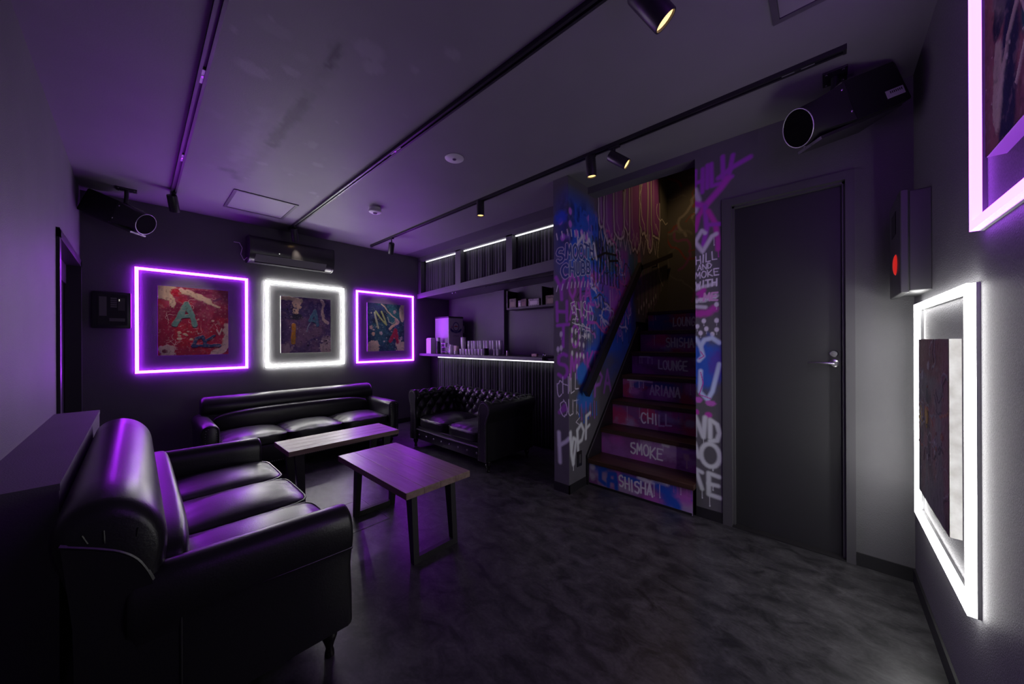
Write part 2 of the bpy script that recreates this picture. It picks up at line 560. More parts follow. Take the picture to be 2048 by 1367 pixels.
pp.stroke([(.0, 1.85), (.04, 1.92), (.06, 1.9)], .025, LAV, .5)
pp.stroke([(.0, 1.85), (.045, 1.78), (.1, 1.87), (.125, 1.88)], .026, LAV, .5)
pp.drip(.045, 1.77, .06, .005, LAV)
pp.drip(.112, 1.86, .05, .004, LAV)
pp.drip(.137, 1.8, .07, .004, PINK)
TH = (.62, .6, .66)
pp.text('HILL', .004, 1.70, .055, .125, TH, .0065, slope=.15, seed=4)
pp.text('AND', .014, 1.655, .036, .085, TH, .006, slope=.1, seed=5)
pp.text('MOKE', .0, 1.60, .042, .14, TH, .0065, slope=.1, seed=6)
pp.text('WITH', .003, 1.535, .045, .125, TH, .009, slope=.1, seed=7)
pp.stroke([(.0, 1.53), (.06, 1.545), (.11, 1.555)], .024, TH, .5, .7)
pp.stroke([(.02, 1.50), (.05, 1.52), (.03, 1.47)], .03, PINK, .5)
pp.stroke([(.0, 1.455), (.05, 1.46), (.12, 1.475)], .03, TH, .5, .85, rough=.8)
pp.text('ME', .05, 1.45, .05, .08, (.55, .3, .5), .012, seed=8)
pp.stroke([(.0, 1.415), (.06, 1.405)], .025, LAV, .5, .9)
pp.stroke([(.0, 1.37), (.06, 1.365), (.11, 1.39)], .045, PINK, .5, .9, rough=.6)
for (a, b) in ((.125, 1.42), (.05, 1.315), (.125, 1.315), (.01, 1.28), (.065, 1.262), (.125, 1.255), (.03, 1.235), (.1, 1.225)):
    pp.blob(a, b, .013, .016, (.58, .57, .62), 1, .5, .1)
    pp.drip(a, b - .01, .02, .004, (.5, .5, .55), .6)
pp.blob(.06, 1.02, .11, .16, BLU, .95, .6, .4, 9)
pp.blob(.13, 1.02, .05, .1, (.08, .04, .3), .8, .6, .4, 12)
LB = (.42, .52, .72)
pp.stroke([(.0, 1.2), (.03, 1.15), (.055, 1.19), (.1, 1.2), (.14, 1.17)], .028, LB, .5)
pp.stroke([(.03, 1.15), (.045, 1.08), (.02, 1.05)], .026, LB, .5)
pp.stroke([(.03, .98), (.025, .84), (.07, .79), (.1, .85), (.14, 1.03)], .026, LB, .5)
pp.stroke([(.03, .97), (.045, .9), (.02, .82), (.09, .8)], .006, PINK, .3)
pp.stroke([(.03, 1.11), (.05, 1.08), (.02, 1.06)], .006, PINK, .3)
pp.blob(.015, .785, .025, .02, (.42, .1, .42), 1, .5, .3)
pp.blob(.09, .77, .03, .018, (.42, .1, .42), 1, .5, .3)
pp.blob(.0, .70, .02, .02, PINK, .9, .5, .1)
pp.blob(.075, .69, .022, .02, PINK, .9, .5, .1)
SPW = (.52, .56, .55)
pp.stroke([(-.012, .54), (-.005, .67), (.045, .54), (.055, .67)], .03, SPW, .45)
pp.stroke([(.085, .54), (.085, .66), (.125, .635), (.14, .58), (.125, .53), (.085, .52)], .028, SPW, .45)
pp.stroke([(-.01, .49), (.015, .40)], .028, SPW, .45)
pp.stroke([(.085 + .055 * math.cos(t), .425 + .075 * math.sin(t)) for t in np.linspace(0, 6.3, 20)], .028, SPW, .45)
pp.stroke([(-.005, .315), (.035, .30)], .026, SPW, .45)
pp.stroke([(.0, .30), (.035, .19)], .026, SPW, .45)
pp.stroke([(.135, .295), (.075, .305), (.075, .165), (.14, .16)], .028, SPW, .45)
pp.stroke([(.075, .235), (.13, .235)], .026, SPW, .45)
for (a, b, l) in ((.035, .19, .06), (.08, .16, .07), (.1, .23, .03), (.045, .53, .05), (.1, .35, .02)):
    pp.drip(a, b, l, .005, SPW)
P = np.stack([np.full(pp.U.shape, XD - .0012), .66 - pp.U, pp.V], -1)
vm = (pp.vs[:-1] + pp.vs[1:]) / 2
um = (pp.us[:-1] + pp.us[1:]) / 2
mk = (um[None, :] < .155) | (vm[:, None] > 2.10)
grid_obj('spray_painted_pier', P, M_PAINT, wall_door, pp.c, mask=mk, gain=1.5)

# ---- door 2
d2 = bpy.data.objects.new('door_2', None)
COL.objects.link(d2)
d2.location = (XD, .19, 0)
struct(d2, 'black flush door with steel lever handle beside the stairs')
leaf = part(MB().box(XD + .045, XD + .085, DW0 + .01, DW1 - .025, .006, DWZ - .022), 'door_leaf', M_DOOR, d2)
fr = MB()
M_FRAME = mat('door_casing', (.085, .083, .09), .45)
for (a, b, c, d) in ((DW0 - .022, DW0 + .014, 0, DWZ + .024), (DW1 - .028, DW1 + .024, 0, DWZ + .024), (DW0 + .014, DW1 - .028, DWZ - .02, DWZ + .024)):
    fr.box(XD - .012, XD + .09, a, b, c, d)
part(fr, 'door_frame', M_FRAME, d2)
st_ = MB()
for (a, b, c, d) in ((DW0 + .014, DW0 + .026, 0, DWZ - .02), (DW1 - .04, DW1 - .028, 0, DWZ - .02), (DW0 + .014, DW1 - .028, DWZ - .032, DWZ - .02)):
    st_.box(XD + .02, XD + .046, a, b, c, d)
part(st_, 'door_stop', M_FRAME, d2)
hd = MB().lathe([(.021, 0), (.021, .008), (.012, .011), (.010, .045), (.013, .05)], 18, (XD + .045, -.025, 1.055), (-1, 0, 0))
hd.tube([(XD - .002, -.025, 1.055), (XD - .006, .0, 1.056), (XD - .006, .04, 1.057), (XD - .003, .082, 1.056)], [.009, .0085, .0075, .006], 10)
hd.build('lever_handle', M_CHROME, leaf, smooth=True)
MB().lathe([(.019, 0), (.019, .01), (.015, .014), (.008, .014), (.007, .022)], 18, (XD + .045, -.025, 1.107), (-1, 0, 0)).build('lock_cylinder', M_CHROME, leaf, smooth=True)
part(MB().box(XD - .01, XD + .09, DW0, DW1, 0, .006), 'threshold', M_IRON, d2)

# ---- stairwell side wall: square pillar end + wall that carries the graffiti
PX, PY, PY2 = 2.265, 1.48, 1.62
SX0, SX1 = 3.54, 4.52
sw_ = MB()
sw_.box(PX + .0015, SX0, PY + .0015, PY2, 0, ZC + .01)
sw_.box(2.6, SX0, PY + .0015, PY2, ZC, 3.6)
sw_.box(SX0, SX1 + .1, PY + .0015, PY2, 1.386, 3.6)
sw_.box(SX0, SX1 + .1, PY + .1, PY2, 0, 1.386)
wall_stair = struct(sw_.build('wall_stair', M_WALL))

us = np.concatenate([np.arange(-(PY2 - PY), 0, .0035), np.arange(0, .62, .0042), np.arange(.62, SX1 - PX + .01, .0105)])
us[np.argmin(abs(us))] = 0.0
vs = np.arange(.0, 3.42, .0052)
gp = Paint(us, vs, (.082, .0815, .086))
U, V = gp.U, gp.V
gp.c *= (.85 + .3 * fbm(U * 6, V * 6, 3))[..., None]
DB = (.015, .07, .42)
# broad colour fields
def field(mask, col, k, seed, lo=.42, hi=.62, alpha=.9, sx=3, sy=3):
    n = fbm(U * sx, V * sy, seed)
    a = np.clip((n - lo) / (hi - lo), 0, 1) * mask * alpha
    gp.over(a, col)
def box_mask(u0, u1, v0, v1, s=.12):
    return np.clip((U - u0) / s, 0, 1) * np.clip((u1 - U) / s, 0, 1) * np.clip((V - v0) / s, 0, 1) * np.clip((v1 - V) / s, 0, 1)
field(box_mask(-.16, .85, 1.6, 2.42, .2), DB, 0, 21, .2, .5, 1.0, 7, 5)
field(box_mask(-.14, .7, 1.7, 2.38, .15), (.01, .02, .1), 0, 29, .5, .62, .85, 8, 6)
field(box_mask(-.14, .7, 1.75, 2.36, .15), (.2, .12, .5), 0, 35, .56, .68, .7, 9, 7)
field(box_mask(.1, .9, 1.65, 2.2, .15), (.02, .16, .42), 0, 36, .54, .66, .8, 9, 4)
field(box_mask(.15, 1.3, .95, 1.9, .15), (.02, .08, .45), 0, 22, .28, .48, .95)
field(box_mask(.25, 1.4, .75, 1.5, .2), (.02, .07, .36), 0, 23, .3, .55, .85)
field(box_mask(.3, 1.2, 1.25, 1.85, .1), (.34, .08, .46), 0, 24, .4, .58, .9, 5, 2.2)
field(box_mask(.5, 1.5, 1.75, 2.25, .1), (.05, .14, .22), 0, 25, .4, .6, .85, 5, 2)
field(box_mask(.65, 1.25, 1.6, 2.15, .1), (.24, .05, .32), 0, 26, .38, .6, .8, 4, 2)
field(box_mask(.9, 1.5, 1.75, 2.25, .1), (.4, .09, .1), 0, 27, .45, .62, .85, 4, 2)
field(box_mask(-.12, .3, .95, 1.7, .08), (.18, .04, .22), 0, 28, .4, .65, .55)
# upper throw-up: rounded, outlined letters in purple with pale lines
def throwup(us_, vt, vb, fill, line, lw, seed):
    """fat rounded letter hanging from vt, its foot rounded and uneven"""
    rr = random.Random(seed)
    u0, u1 = us_
    c, r_ = (u0 + u1) / 2, (u1 - u0) / 2
    sh = rr.uniform(-.03, .03)
    left = [(u0 + rr.uniform(-.012, .012) + sh * (1 - t), vt + (vb + r_ - vt) * t) for t in np.linspace(0, 1, 6)]
    foot = [(c + r_ * math.cos(t), vb + r_ + r_ * (1.3 if rr.random() < .5 else .9) * math.sin(t)) for t in np.linspace(PI, 2 * PI, 9)]
    right_ = [(u1 + rr.uniform(-.012, .012) + sh * (1 - t), vt + (vb + r_ - vt) * t) for t in np.linspace(1, 0, 6)]
    gp.stroke([(c + sh, vt), (c, vb + r_)], r_ * 1.9, fill, .25, .95, rough=.2, seed=seed)
    gp.stroke(left + foot + right_, lw * 2.2, (.015, .01, .015), .5, .8)
    gp.stroke(left[rr.randint(0, 2):] + foot + right_[:rr.randint(3, 6)], lw, line, .45, .95)
    k = rr.uniform(.35, .6)
    gp.stroke([(u0 + r_ * k, vt - .1 * rr.random()), (u0 + r_ * (k + .1), vb + r_ * 1.5), (c, vb + r_ * .9)], lw * .6, line, .7, .55)
gp.blob(1.1, 2.75, .8, .65, (.1, .05, .12), .9, .3, .2, 31)
PV, LINE = (.2, .05, .3), (.42, .38, .46)
for i, (a, b, vt, vb) in enumerate(((.49, .6, 2.6, 2.2), (.58, .8, 2.75, 2.1), (.78, 1.0, 2.9, 2.16), (1.0, 1.16, 2.9, 2.28), (1.12, 1.4, 3.1, 2.14), (1.38, 1.62, 3.2, 2.36), (1.6, 1.74, 3.25, 2.2), (1.72, 1.98, 3.3, 2.38))):
    throwup((a, b), vt, vb, PV, LINE, .022, 100 + i)
for i in range(12):
    a = .52 + i * .115
    dv = .07 * ((i * 7) % 3) / 2
    gp.stroke([(a, 2.17 + .02 * i - dv), (a + .05, 2.04 + .02 * i - dv), (a + .1, 2.2 + .02 * i - dv)], .015, LINE, .5, .7)
gp.squiggle(1.9, 2.8, .9, .012, (.48, .46, .48), 5)
gp.squiggle(1.85, 2.55, .9, .012, (.48, .46, .48), 6)
gp.squiggle(1.7, 2.2, 1.0, .012, (.48, .46, .48), 9)
# drips and a small pale word at the bottom of the upper wall
for i in range(26):
    a = 1.28 + i * .037
    gp.drip(a, 1.9 + .12 * math.sin(i * 2.3), .22 + .2 * ((i * 37) % 10) / 10, .01, ((.18, .05, .2), (.3, .12, .3), (.34, .33, .35))[i % 3], .7)
for i in range(8):
    gp.blob(1.35 + i * .07, 1.5 + .09 * ((i * 5) % 4) / 4 + .02 * i, .014, .03, (.5, .49, .5), .8, .5, .1)
gp.text('CHILL', 1.83, 1.43, .13, .36, (.44, .43, .42), .016, seed=12)
# drip texture over the blue field
rr = random.Random(4)
for i in range(80):
    a, b = rr.uniform(.12, 1.15), rr.uniform(1.2, 2.15)
    gp.drip(a, b, rr.uniform(.05, .22), rr.uniform(.006, .016), rr.choice([(.33, .3, .5), (.3, .1, .42), (.03, .1, .42), (.5, .48, .55), (.02, .02, .05), (.12, .2, .25)]), rr.uniform(.4, .9))
for i in range(60):
    gp.squiggle(rr.uniform(.2, 1.1), rr.uniform(1.25, 2.0), rr.uniform(.15, .45), rr.uniform(.01, .024), rr.choice([(.36, .12, .42), (.03, .12, .5), (.45, .42, .6), (.03, .03, .04), (.4, .08, .3)]), rr.randint(0, 9999), alpha=.85)
for i in range(9):
    gp.stroke([(.38 + i * .06, 2.08), (.4 + i * .06, 1.7)], .02, (.012, .02, .02), .4, .85, rough=.6, seed=i)
gp.stroke([(.36, 1.88), (.6, 1.98), (.82, 2.0)], .022, (.01, .01, .012), .4)
gp.stroke([(.62, 2.03), (.68, 1.92), (.85, 1.95)], .022, (.01, .01, .012), .4)
gp.stroke([(.5, 1.8), (.55, 2.02)], .02, (.01, .01, .012), .4)
# pink dots on blue, white flashes
for (a, b) in ((-.07, 2.13), (.03, 2.2), (-.05, 2.0), (.03, 2.1), (.03, 1.92), (.12, 2.05), (.2, 2.07), (.28, 2.05), (.32, 2.22)):
    gp.blob(a, b, .022, .028, (.35, .12, .5), 1, .5, .1)
gp.blob(-.07, 2.16, .06, .05, (.02, .07, .5), .9, .6, .3, 3)
gp.text('USHI', .1, 2.12, .14, .38, (.02, .07, .4), .03, seed=20)
gp.stroke([(.15, 1.98), (.22, 2.05), (.24, 1.96), (.32, 2.04), (.36, 1.93)], .028, (.5, .49, .54), .6, .9)
gp.stroke([(.4, 2.02), (.44, 1.9)], .03, (.5, .49, .54), .6, .9)
# big purple capitals down the pillar
BP = (.32, .06, .42)
gp.text('YOYA', -.11, 1.53, .17, .45, BP, .03, seed=31, soft=.5)
gp.text('HAVE', -.11, 1.35, .15, .5, BP, .026, seed=32, soft=.5)
gp.text('TO', -.11, 1.14, .17, .26, BP, .026, seed=33, soft=.5)
gp.text('SMOKE', -.105, .90, .185, .6, BP, .028, seed=34, soft=.5)
gp.stroke([(-.04, .68), (-.09, .62), (-.02, .66)], .03, BP, .5, .7)
# white dots
for (a, b) in ((.05, 1.27), (.1, 1.26), (.05, 1.19), (.1, 1.17), (.16, 1.16), (.22, 1.15), (.24, 1.23), (.3, 1.23), (.05, 1.09), (.12, 1.07), (.17, 1.07), (.22, 1.06), (.12, .98), (-.07, 1.24), (-.07, 1.13), (-.1, 1.12), (.16, 1.22)):
    gp.blob(a, b, .014, .022, (.55, .54, .56), .95, .6, .1)
    gp.drip(a, b - .01, .03, .004, (.45, .45, .48), .5)
# outlined bubble words
OL = (.54, .54, .57)
def bubble(txt, u, v, h_, wd, sl, seed):
    gp.text(txt, u, v, h_, wd, OL, .030, gap=.3, slope=sl, seed=seed, soft=.15)
    gp.text(txt, u, v, h_, wd, (.03, .05, .2), .0215, gap=.3, slope=sl, seed=seed, soft=.2)
bubble('SMOOTH', -.105, 1.81, .105, .5, .2, 41)
bubble('CHUBB', -.06, 1.68, .1, .4, .2, 42)
for i in range(9):
    a = -.1 + i * .05
    gp.stroke([(a, 1.99 + .12 * (a + .1)), (a - .01, 2.04 + .12 * (a + .1))], .009, OL, .3)
    gp.stroke([(a, 1.625 + .15 * (a + .1)), (a - .012, 1.58 + .15 * (a + .1))], .009, OL, .3)
# thin scrawls
SCW = (.58, .57, .6)
gp.text('SHISH', .05, 1.36, .12, .28, SCW, .007, gap=.05, seed=51, jit=.12)
gp.text('SISH', .09, 1.24, .1, .24, SCW, .006, gap=.02, seed=52, jit=.15)
gp.stroke([(.05, 1.43), (.03, 1.48), (.09, 1.5), (.12, 1.38)], .007, SCW, .3)
gp.stroke([(.05, 1.33), (.2, 1.31), (.33, 1.29)], .006, SCW, .3)
gp.text('CHILL', -.115, .745, .12, .26, SCW, .008, gap=.05, seed=53, jit=.08, slope=.35)
gp.text('OUT', -.08, .58, .12, .22, SCW, .007, gap=.05, seed=54, jit=.08, slope=.2)
gp.stroke([(.12, .62), (.16, .57), (.1, .54), (.17, .5)], .006, SCW, .3)
# blue blob and purple letters by the rail foot
gp.blob(.2, .92, .09, .09, (.02, .13, .45), .95, .3, .2, 61)
gp.blob(.25, .72, .12, .1, (.02, .12, .42), .95, .5, .3, 62)
gp.text('PA', .4, .72, .2, .3, (.24, .08, .36), .03, seed=55, soft=.5)
for i in range(9):
    gp.drip(.15 + i * .035, .68 - .01 * (i % 3), .1 + .05 * ((i * 7) % 5) / 5, .012, ((.02, .1, .42), (.25, .08, .36))[i % 2], .9)
# HOPE
gp.stroke([(-.095, .46), (-.085, .23)], .034, SPW, .5)
gp.stroke([(-.09, .36), (-.03, .40), (.0, .43)], .03, SPW, .5)
gp.stroke([(.02, .47), (.035, .3), (.06, .22)], .036, SPW, .5)
gp.stroke([(.06, .22), (.1, .40), (.06, .42), (.04, .34)], .03, SPW, .5)
gp.stroke([(.13, .31), (.12, .47)], .032, SPW, .5)
gp.stroke([(.12, .47), (.18, .51), (.22, .45), (.19, .38), (.14, .37)], .03, SPW, .5)
gp.stroke([(.25, .38), (.26, .56)], .03, SPW, .5)
gp.stroke([(.26, .56), (.32, .58)], .028, SPW, .5)
gp.stroke([(.26, .46), (.31, .48)], .026, SPW, .5)
gp.drip(.06, .22, .05, .006, SPW)
Xg = np.where(U < 0, PX, PX + U)
Yg = np.where(U < 0, PY - U, PY)
P = np.stack([Xg, Yg, V], -1)
um, vm = (gp.us[:-1] + gp.us[1:]) / 2, (gp.vs[:-1] + gp.vs[1:]) / 2
xm = PX + um[None, :]
vmm = vm[:, None]
stair_line = .02 + (xm - 2.52) * 1.0
mk = ~((xm > SX0) & (vmm < 1.386)) & ~((xm > 2.53) & (vmm < stair_line)) & ~((xm < 2.58) & (vmm > ZC)) & ~((xm < PX) & (vmm > ZC))
grid_obj('spray_painted_surface', P, M_PAINT, wall_stair, gp.c, mask=mk, smooth=False, gain=1.6)

# end wall and near side of the stairwell, lid above
ep = Paint(np.arange(.6, 1.49, .012), np.arange(1.0, 3.55, .012), (.132, .131, .137))
rr = random.Random(8)
for i in range(26):
    ep.squiggle(rr.uniform(.7, 1.4), rr.uniform(1.6, 3.3), rr.uniform(.3, .9), rr.uniform(.012, .03), rr.choice([(.34, .33, .34), (.34, .06, .06), (.3, .08, .28), (.2, .2, .21)]), rr.randint(0, 9999), alpha=.8)
o = struct(MB().box(SX1 + .002, SX1 + .1, .5, PY2, 0, 3.6).build('wall_landing', M_WALL))
grid_obj('spray_painted_surface', np.stack([np.full(ep.U.shape, SX1), ep.U, ep.V], -1), M_PAINT, o, ep.c)
struct(MB().box(XD + .12, SX1 + .1, .53, .65, 0, 3.6).build('wall_stair_side', M_WALL))
struct(MB().box(2.6, SX1 + .1, .54, PY2, 3.55, 3.65).box(2.6, 2.69, .54, PY2, ZC + .05, 3.6).build('ceiling_stairwell', M_WALL))

# ---- baseboards
def baseboard(name, boxes):
    b = MB()
    for a in boxes:
        b.box(*a)
    return struct(b.build(name, M_BASE))
baseboard('baseboard_door', [(XD - .008, XD + .001, .503, .66, 0, .066), (XD - .008, XD + .001, YR, -.108, 0, .066)])
baseboard('baseboard_right', [(XL, XD - .008, YR - .001, YR + .008, 0, .066)])
baseboard('baseboard_back', [(XL, 3.0, YB - .008, YB + .001, 0, .066)])
baseboard('baseboard_pillar', [(PX - .008, 2.51, PY - .008, PY + .001, 0, .066), (PX - .008, PX + .001, PY - .008, PY2, 0, .066)])
baseboard('baseboard_left', [(XL - .001, XL + .008, 3.238, 3.32, 0, .066), (XL - .001, XL + .008, YR, 1.617, 0, .066)])

# =================================================================== STAIRS
RX, RISE = 2.537, .215
stairs = thing('staircase', 'narrow stairs with spray-painted risers lettered in white and dark wooden treads', 'staircase', (RX, 1.06, 0))
words = [('SHISHA', .15), ('SMOKE', .135), ('CHILL', .13), ('ARIANA', .135), ('LOUNGE', .135), ('SHISHA', .14), ('LOUNGE', .135)]
RB = (.17, .055, .18)
RSET = [[(.02, .07, .36), (.32, .08, .33), (.3, .22, .34)], [(.3, .06, .28), (.25, .09, .3), (.33, .22, .36)], [(.03, .05, .3), (.36, .04, .22), (.4, .03, .1), (.3, .25, .4)], [(.36, .12, .36), (.03, .07, .26), (.36, .04, .08)]]
rcols = [RSET[i] for i in (0, 1, 2, 3, 1, 2, 3)]
for k in range(7):
    x = RX + .215 * k
    z0, z1 = RISE * k, RISE * (k + 1) - .036
    q = Paint(np.linspace(0, .788, 200), np.linspace(0, z1 - z0, 46), RB)
    rr = random.Random(k + 60)
    for i in range(13):
        q.blob(rr.uniform(0, .8), rr.uniform(0, .18), rr.uniform(.04, .12), rr.uniform(.03, .09), rr.choice(rcols[k]), .85, .8, .4, rr.randint(0, 99))
    for i in range(10):
        a = rr.uniform(0, .8)
        q.drip(a, .17, rr.uniform(.03, .12), .005, rr.choice(rcols[k] + [(.5, .45, .55)]), .6)
    if k == 0:
        BB = (.015, .07, .36)
        q.stroke([(.14, .16), (.1, .14), (.1, .06), (.14, .04)], .035, BB, .4)
        q.stroke([(.17, .03), (.18, .13), (.23, .14), (.24, .03)], .035, BB, .4)
        q.stroke([(.17, .08), (.24, .08)], .03, BB, .4)
        q.stroke([(.3, .14), (.42, .13)], .05, BB, .6)
        q.stroke([(.42, .165), (.5, .155), (.62, .165)], .03, (.55, .53, .58), .5, rough=.6)
        q.stroke([(.56, .14), (.62, .1), (.68, .04)], .07, BB, .5, rough=.5)
        q.blob(.03, .15, .025, .025, (.5, .48, .52), .8, .8, .2)
        q.blob(.03, .07, .025, .03, (.4, .38, .42), .7, .8, .2)
        for a in (.5, .53, .57):
            q.drip(a, .15, .09, .005, (.55, .53, .58))
    if k in (3, 4):
        q.stroke([(.05 + .03 * (k == 4), .168), (.16, .17), (.28 - .1 * (k == 4), .162)], .016, (.5, .44, .54), .5)
        for a in (.08, .1, .16, .2):
            q.drip(a, .165, .06, .005, (.5, .42, .52))
    if k == 1:
        q.stroke([(.68, .17), (.69, .1)], .04, (.42, .34, .3), .5)
        q.drip(.69, .1, .07, .008, (.42, .34, .3))
        q.stroke([(.52, .165), (.56, .16)], .02, (.55, .52, .56), .6)
        q.stroke([(.58, .14), (.8, .15)], .03, (.28, .17, .34), .6)
    q.text(words[k][0], .262, .052, .085, .255, (.6, .59, .6), .0125, slope=-.02, seed=70 + k, jit=.04, soft=.25)
    o = grid_obj('riser', np.stack([np.full(q.U.shape, x), 1.463 - q.U, z0 + q.V], -1), M_RISER, None, q.c, gain=1.5)
    reparent_world(o, stairs)
    part(MB().box(x + .001, x + .02, .676, 1.463, z0, z1 + .002), 'riser_board', M_BLACK, stairs)
    part(MB().box(x - .022, x + .235, .662, 1.463, z1, z1 + .036, .004), 'tread', M_TREAD, stairs)
sp = MB().prism([(2.512, 0), (2.512, .238), (SX0 + .01, 1.335), (SX0 + .01, .6), (2.9, 0)], lambda p, s: (p[0], PY - .001 - .016 * s, p[1]))
part(sp, 'stringer', M_BLACK, stairs)
sp = MB().prism([(2.512, .225), (2.512, .238), (SX0 + .01, 1.335), (SX0 + .01, 1.322)], lambda p, s: (p[0], PY - .001 - .019 * s, p[1]))
part(sp, 'stringer_cap', mat('stringer_edge', (.1, .1, .1), .4), stairs)
part(MB().box(RX - .004, RX, .68, 1.463, 0, .016), 'kick_strip', M_BASE, stairs)
part(MB().box(RX + .215 * 6 + .2, SX1 - .002, .662, 1.463, RISE * 7 - .04, RISE * 7), 'landing', M_TREAD, stairs)

# handrail: a flat black bar climbing the graffiti wall, then a shallower upper length
hr = thing('handrail', 'flat black handrail fixed to the graffiti wall above the stairs', 'handrail', (2.42, 1.42, .74))
def bar(a, b, wy, hz):
    a, b = Vector(a), Vector(b)
    t = (b - a).normalized()
    nrm = Vector((-t.z, 0, t.x))
    pts = []
    for p in (a, b):
        for sy, sn in ((-1, -1), (1, -1), (1, 1), (-1, 1)):
            pts.append(p + Vector((0, sy * wy / 2, 0)) + nrm * (sn * hz / 2))
    return MB().add(pts, [(0, 1, 2, 3), (4, 5, 6, 7), (0, 1, 5, 4), (1, 2, 6, 5), (2, 3, 7, 6), (3, 0, 4, 7)])
part(bar((2.42, 1.42, .765), (3.52, 1.42, 1.965), .035, .075), 'rail', M_BLACKM, hr)
part(bar((3.49, 1.42, 1.93), (4.46, 1.42, 2.24), .035, .05), 'upper_rail', M_BLACKM, hr)
for (a, b) in ((2.62, .97), (3.3, 1.71), (4.0, 2.08)):
    part(MB().tube([(a, PY, b - .05), (a, 1.43, b - .05), (a, 1.42, b)], .008, 8), 'bracket', M_BLACKM, hr, smooth=True)

# wall socket on the pillar side
so = thing('wall_socket', 'small black wall socket plate low on the graffiti pillar', 'socket', (2.41, PY, .24))
part(MB().box(2.375, 2.443, PY - .008, PY + .001, .178, .30, .003), 'plate', M_BLACKM, so)
part(MB().box(2.395, 2.424, PY - .011, PY - .005, .205, .275, .002), 'insert', mat('socket_insert', (.09, .09, .09), .4), so)

# =================================================================== BAR
def zt(y): return 1.013     # height of the worktop
bar_wall = MB()
bar_wall.box(2.92, 2.955, PY2, YB, 2.405, ZC + .02)
for (a, b) in ((4.545, YB), (3.60, 3.705), (2.668, 2.765), (PY2, 1.7)):
    bar_wall.box(2.92, 2.99, a, b, 1.9, 2.42)
wb = struct(bar_wall.build('wall_bar', M_TRIMW))
sof = MB().hexa([(2.93, PY2, 1.955), (3.52, PY2, 1.955), (3.52, YB, 1.875), (2.93, YB, 1.875), (2.93, PY2, 2.05), (3.52, PY2, 2.05), (3.52, YB, 1.915), (2.93, YB, 1.915)])
sof.hexa([(2.9, PY2, 1.925), (2.935, PY2, 1.925), (2.935, YB, 1.845), (2.9, YB, 1.845), (2.9, PY2, 2.05), (2.935, PY2, 2.05), (2.935, YB, 1.915), (2.9, YB, 1.915)])
sof.build('soffit', M_TRIMW, wb)
MB().box(3.03, 3.06, PY2, YB, 1.9, ZC).build('backing', M_BLACK, wb)
struct(MB().box(3.5, 3.6, PY2 - .0, YB, 0, 1.95).box(3.44, 3.5, 3.30, 3.485, 0, 1.9).build('wall_bar_back', M_WALL))

def curtain(name, label, x, y0, y1, z0f, z1f, seed, group, n=None, amp=.016):
    rr = random.Random(seed)
    ys, xs = [], []
    y = y0
    while y < y1:
        wl = rr.uniform(.028, .06)
        a = amp * rr.uniform(.5, 1.3)
        for t in (0, .18, .36, .5, .64, .82):
            ys.append(min(y + t * wl, y1))
            xs.append(a * math.cos(t * 2 * PI))
        y += wl
    ys, xs = np.array(ys), np.array(xs)
    tz = np.linspace(0, 1, 9)
    z0, z1 = np.array([z0f(v) for v in ys]), np.array([z1f(v) for v in ys])
    Z = z0[None] + (z1 - z0)[None] * tz[:, None]
    X = x + xs[None] * (1.15 - .35 * tz[:, None])
    o = grid_obj(name, np.stack([X, np.broadcast_to(ys, X.shape), Z], -1), M_CURTAIN)
    m = o.modifiers.new('cloth', 'SOLIDIFY')
    m.thickness = .002
    return tag(o, label, 'curtain', group)
soft_top = lambda y: 1.915 + (YB - y) / 3.0 * .13
G = 'short pleated curtains above the bar'
curtain('pleated_curtain', 'short black pleated curtain above the bar, next to the back wall', 3.005, 3.71, 4.54, soft_top, lambda y: 2.43, 3, G, amp=.011)
curtain('pleated_curtain', 'short black pleated curtain above the bar, in the middle bay between two posts', 3.005, 2.77, 3.595, soft_top, lambda y: 2.43, 4, G, amp=.011)
curtain('pleated_curtain', 'short black pleated curtain above the bar, next to the graffiti pillar', 3.005, 1.72, 2.663, soft_top, lambda y: 2.43, 5, G, amp=.011)
curtain('bar_front_curtain', 'long black pleated curtain hanging below the bar top behind the buttoned sofa', 3.075, PY2 + .01, 4.32, lambda y: .006, lambda y: zt(y) - .05, 6, None, amp=.018)

def led_strip(label, x, y0, y1, za, zb, group):
    t = thing('led_strip', label, 'strip light', (x, (y0 + y1) / 2, (za + zb) / 2), group)
    h = .006
    d = MB().hexa([(x - h, y0, za - h), (x + h, y0, za - h), (x + h, y1, zb - h), (x - h, y1, zb - h), (x - h, y0, za + h), (x + h, y0, za + h), (x + h, y1, zb + h), (x - h, y1, zb + h)])
    part(d, 'diffuser', M_STRIP, t)
    h2 = .008
    d = MB().hexa([(x + .002, y0, za + h), (x + .018, y0, za + h), (x + .018, y1, zb + h), (x + .002, y1, zb + h), (x + .002, y0, za + h + .01), (x + .018, y0, za + h + .01), (x + .018, y1, zb + h + .01), (x + .002, y1, zb + h + .01)])
    part(d, 'channel', M_BLACKM, t)
    return t
G = 'white strip lights of the bar'
led_strip('white strip light above the bar curtain next to the back wall', 2.968, 3.715, 4.47, 2.396, 2.396, G)
led_strip('white strip light above the middle bar curtain', 2.968, 2.775, 3.585, 2.398, 2.398, G)
led_strip('white strip light above the bar curtain next to the graffiti pillar', 2.968, 1.72, 2.655, 2.402, 2.402, G)
led_strip('white strip light under the bar top above the long curtain', 3.035, 1.75, 4.27, zt(1.75) - .052, zt(4.27) - .052, G)

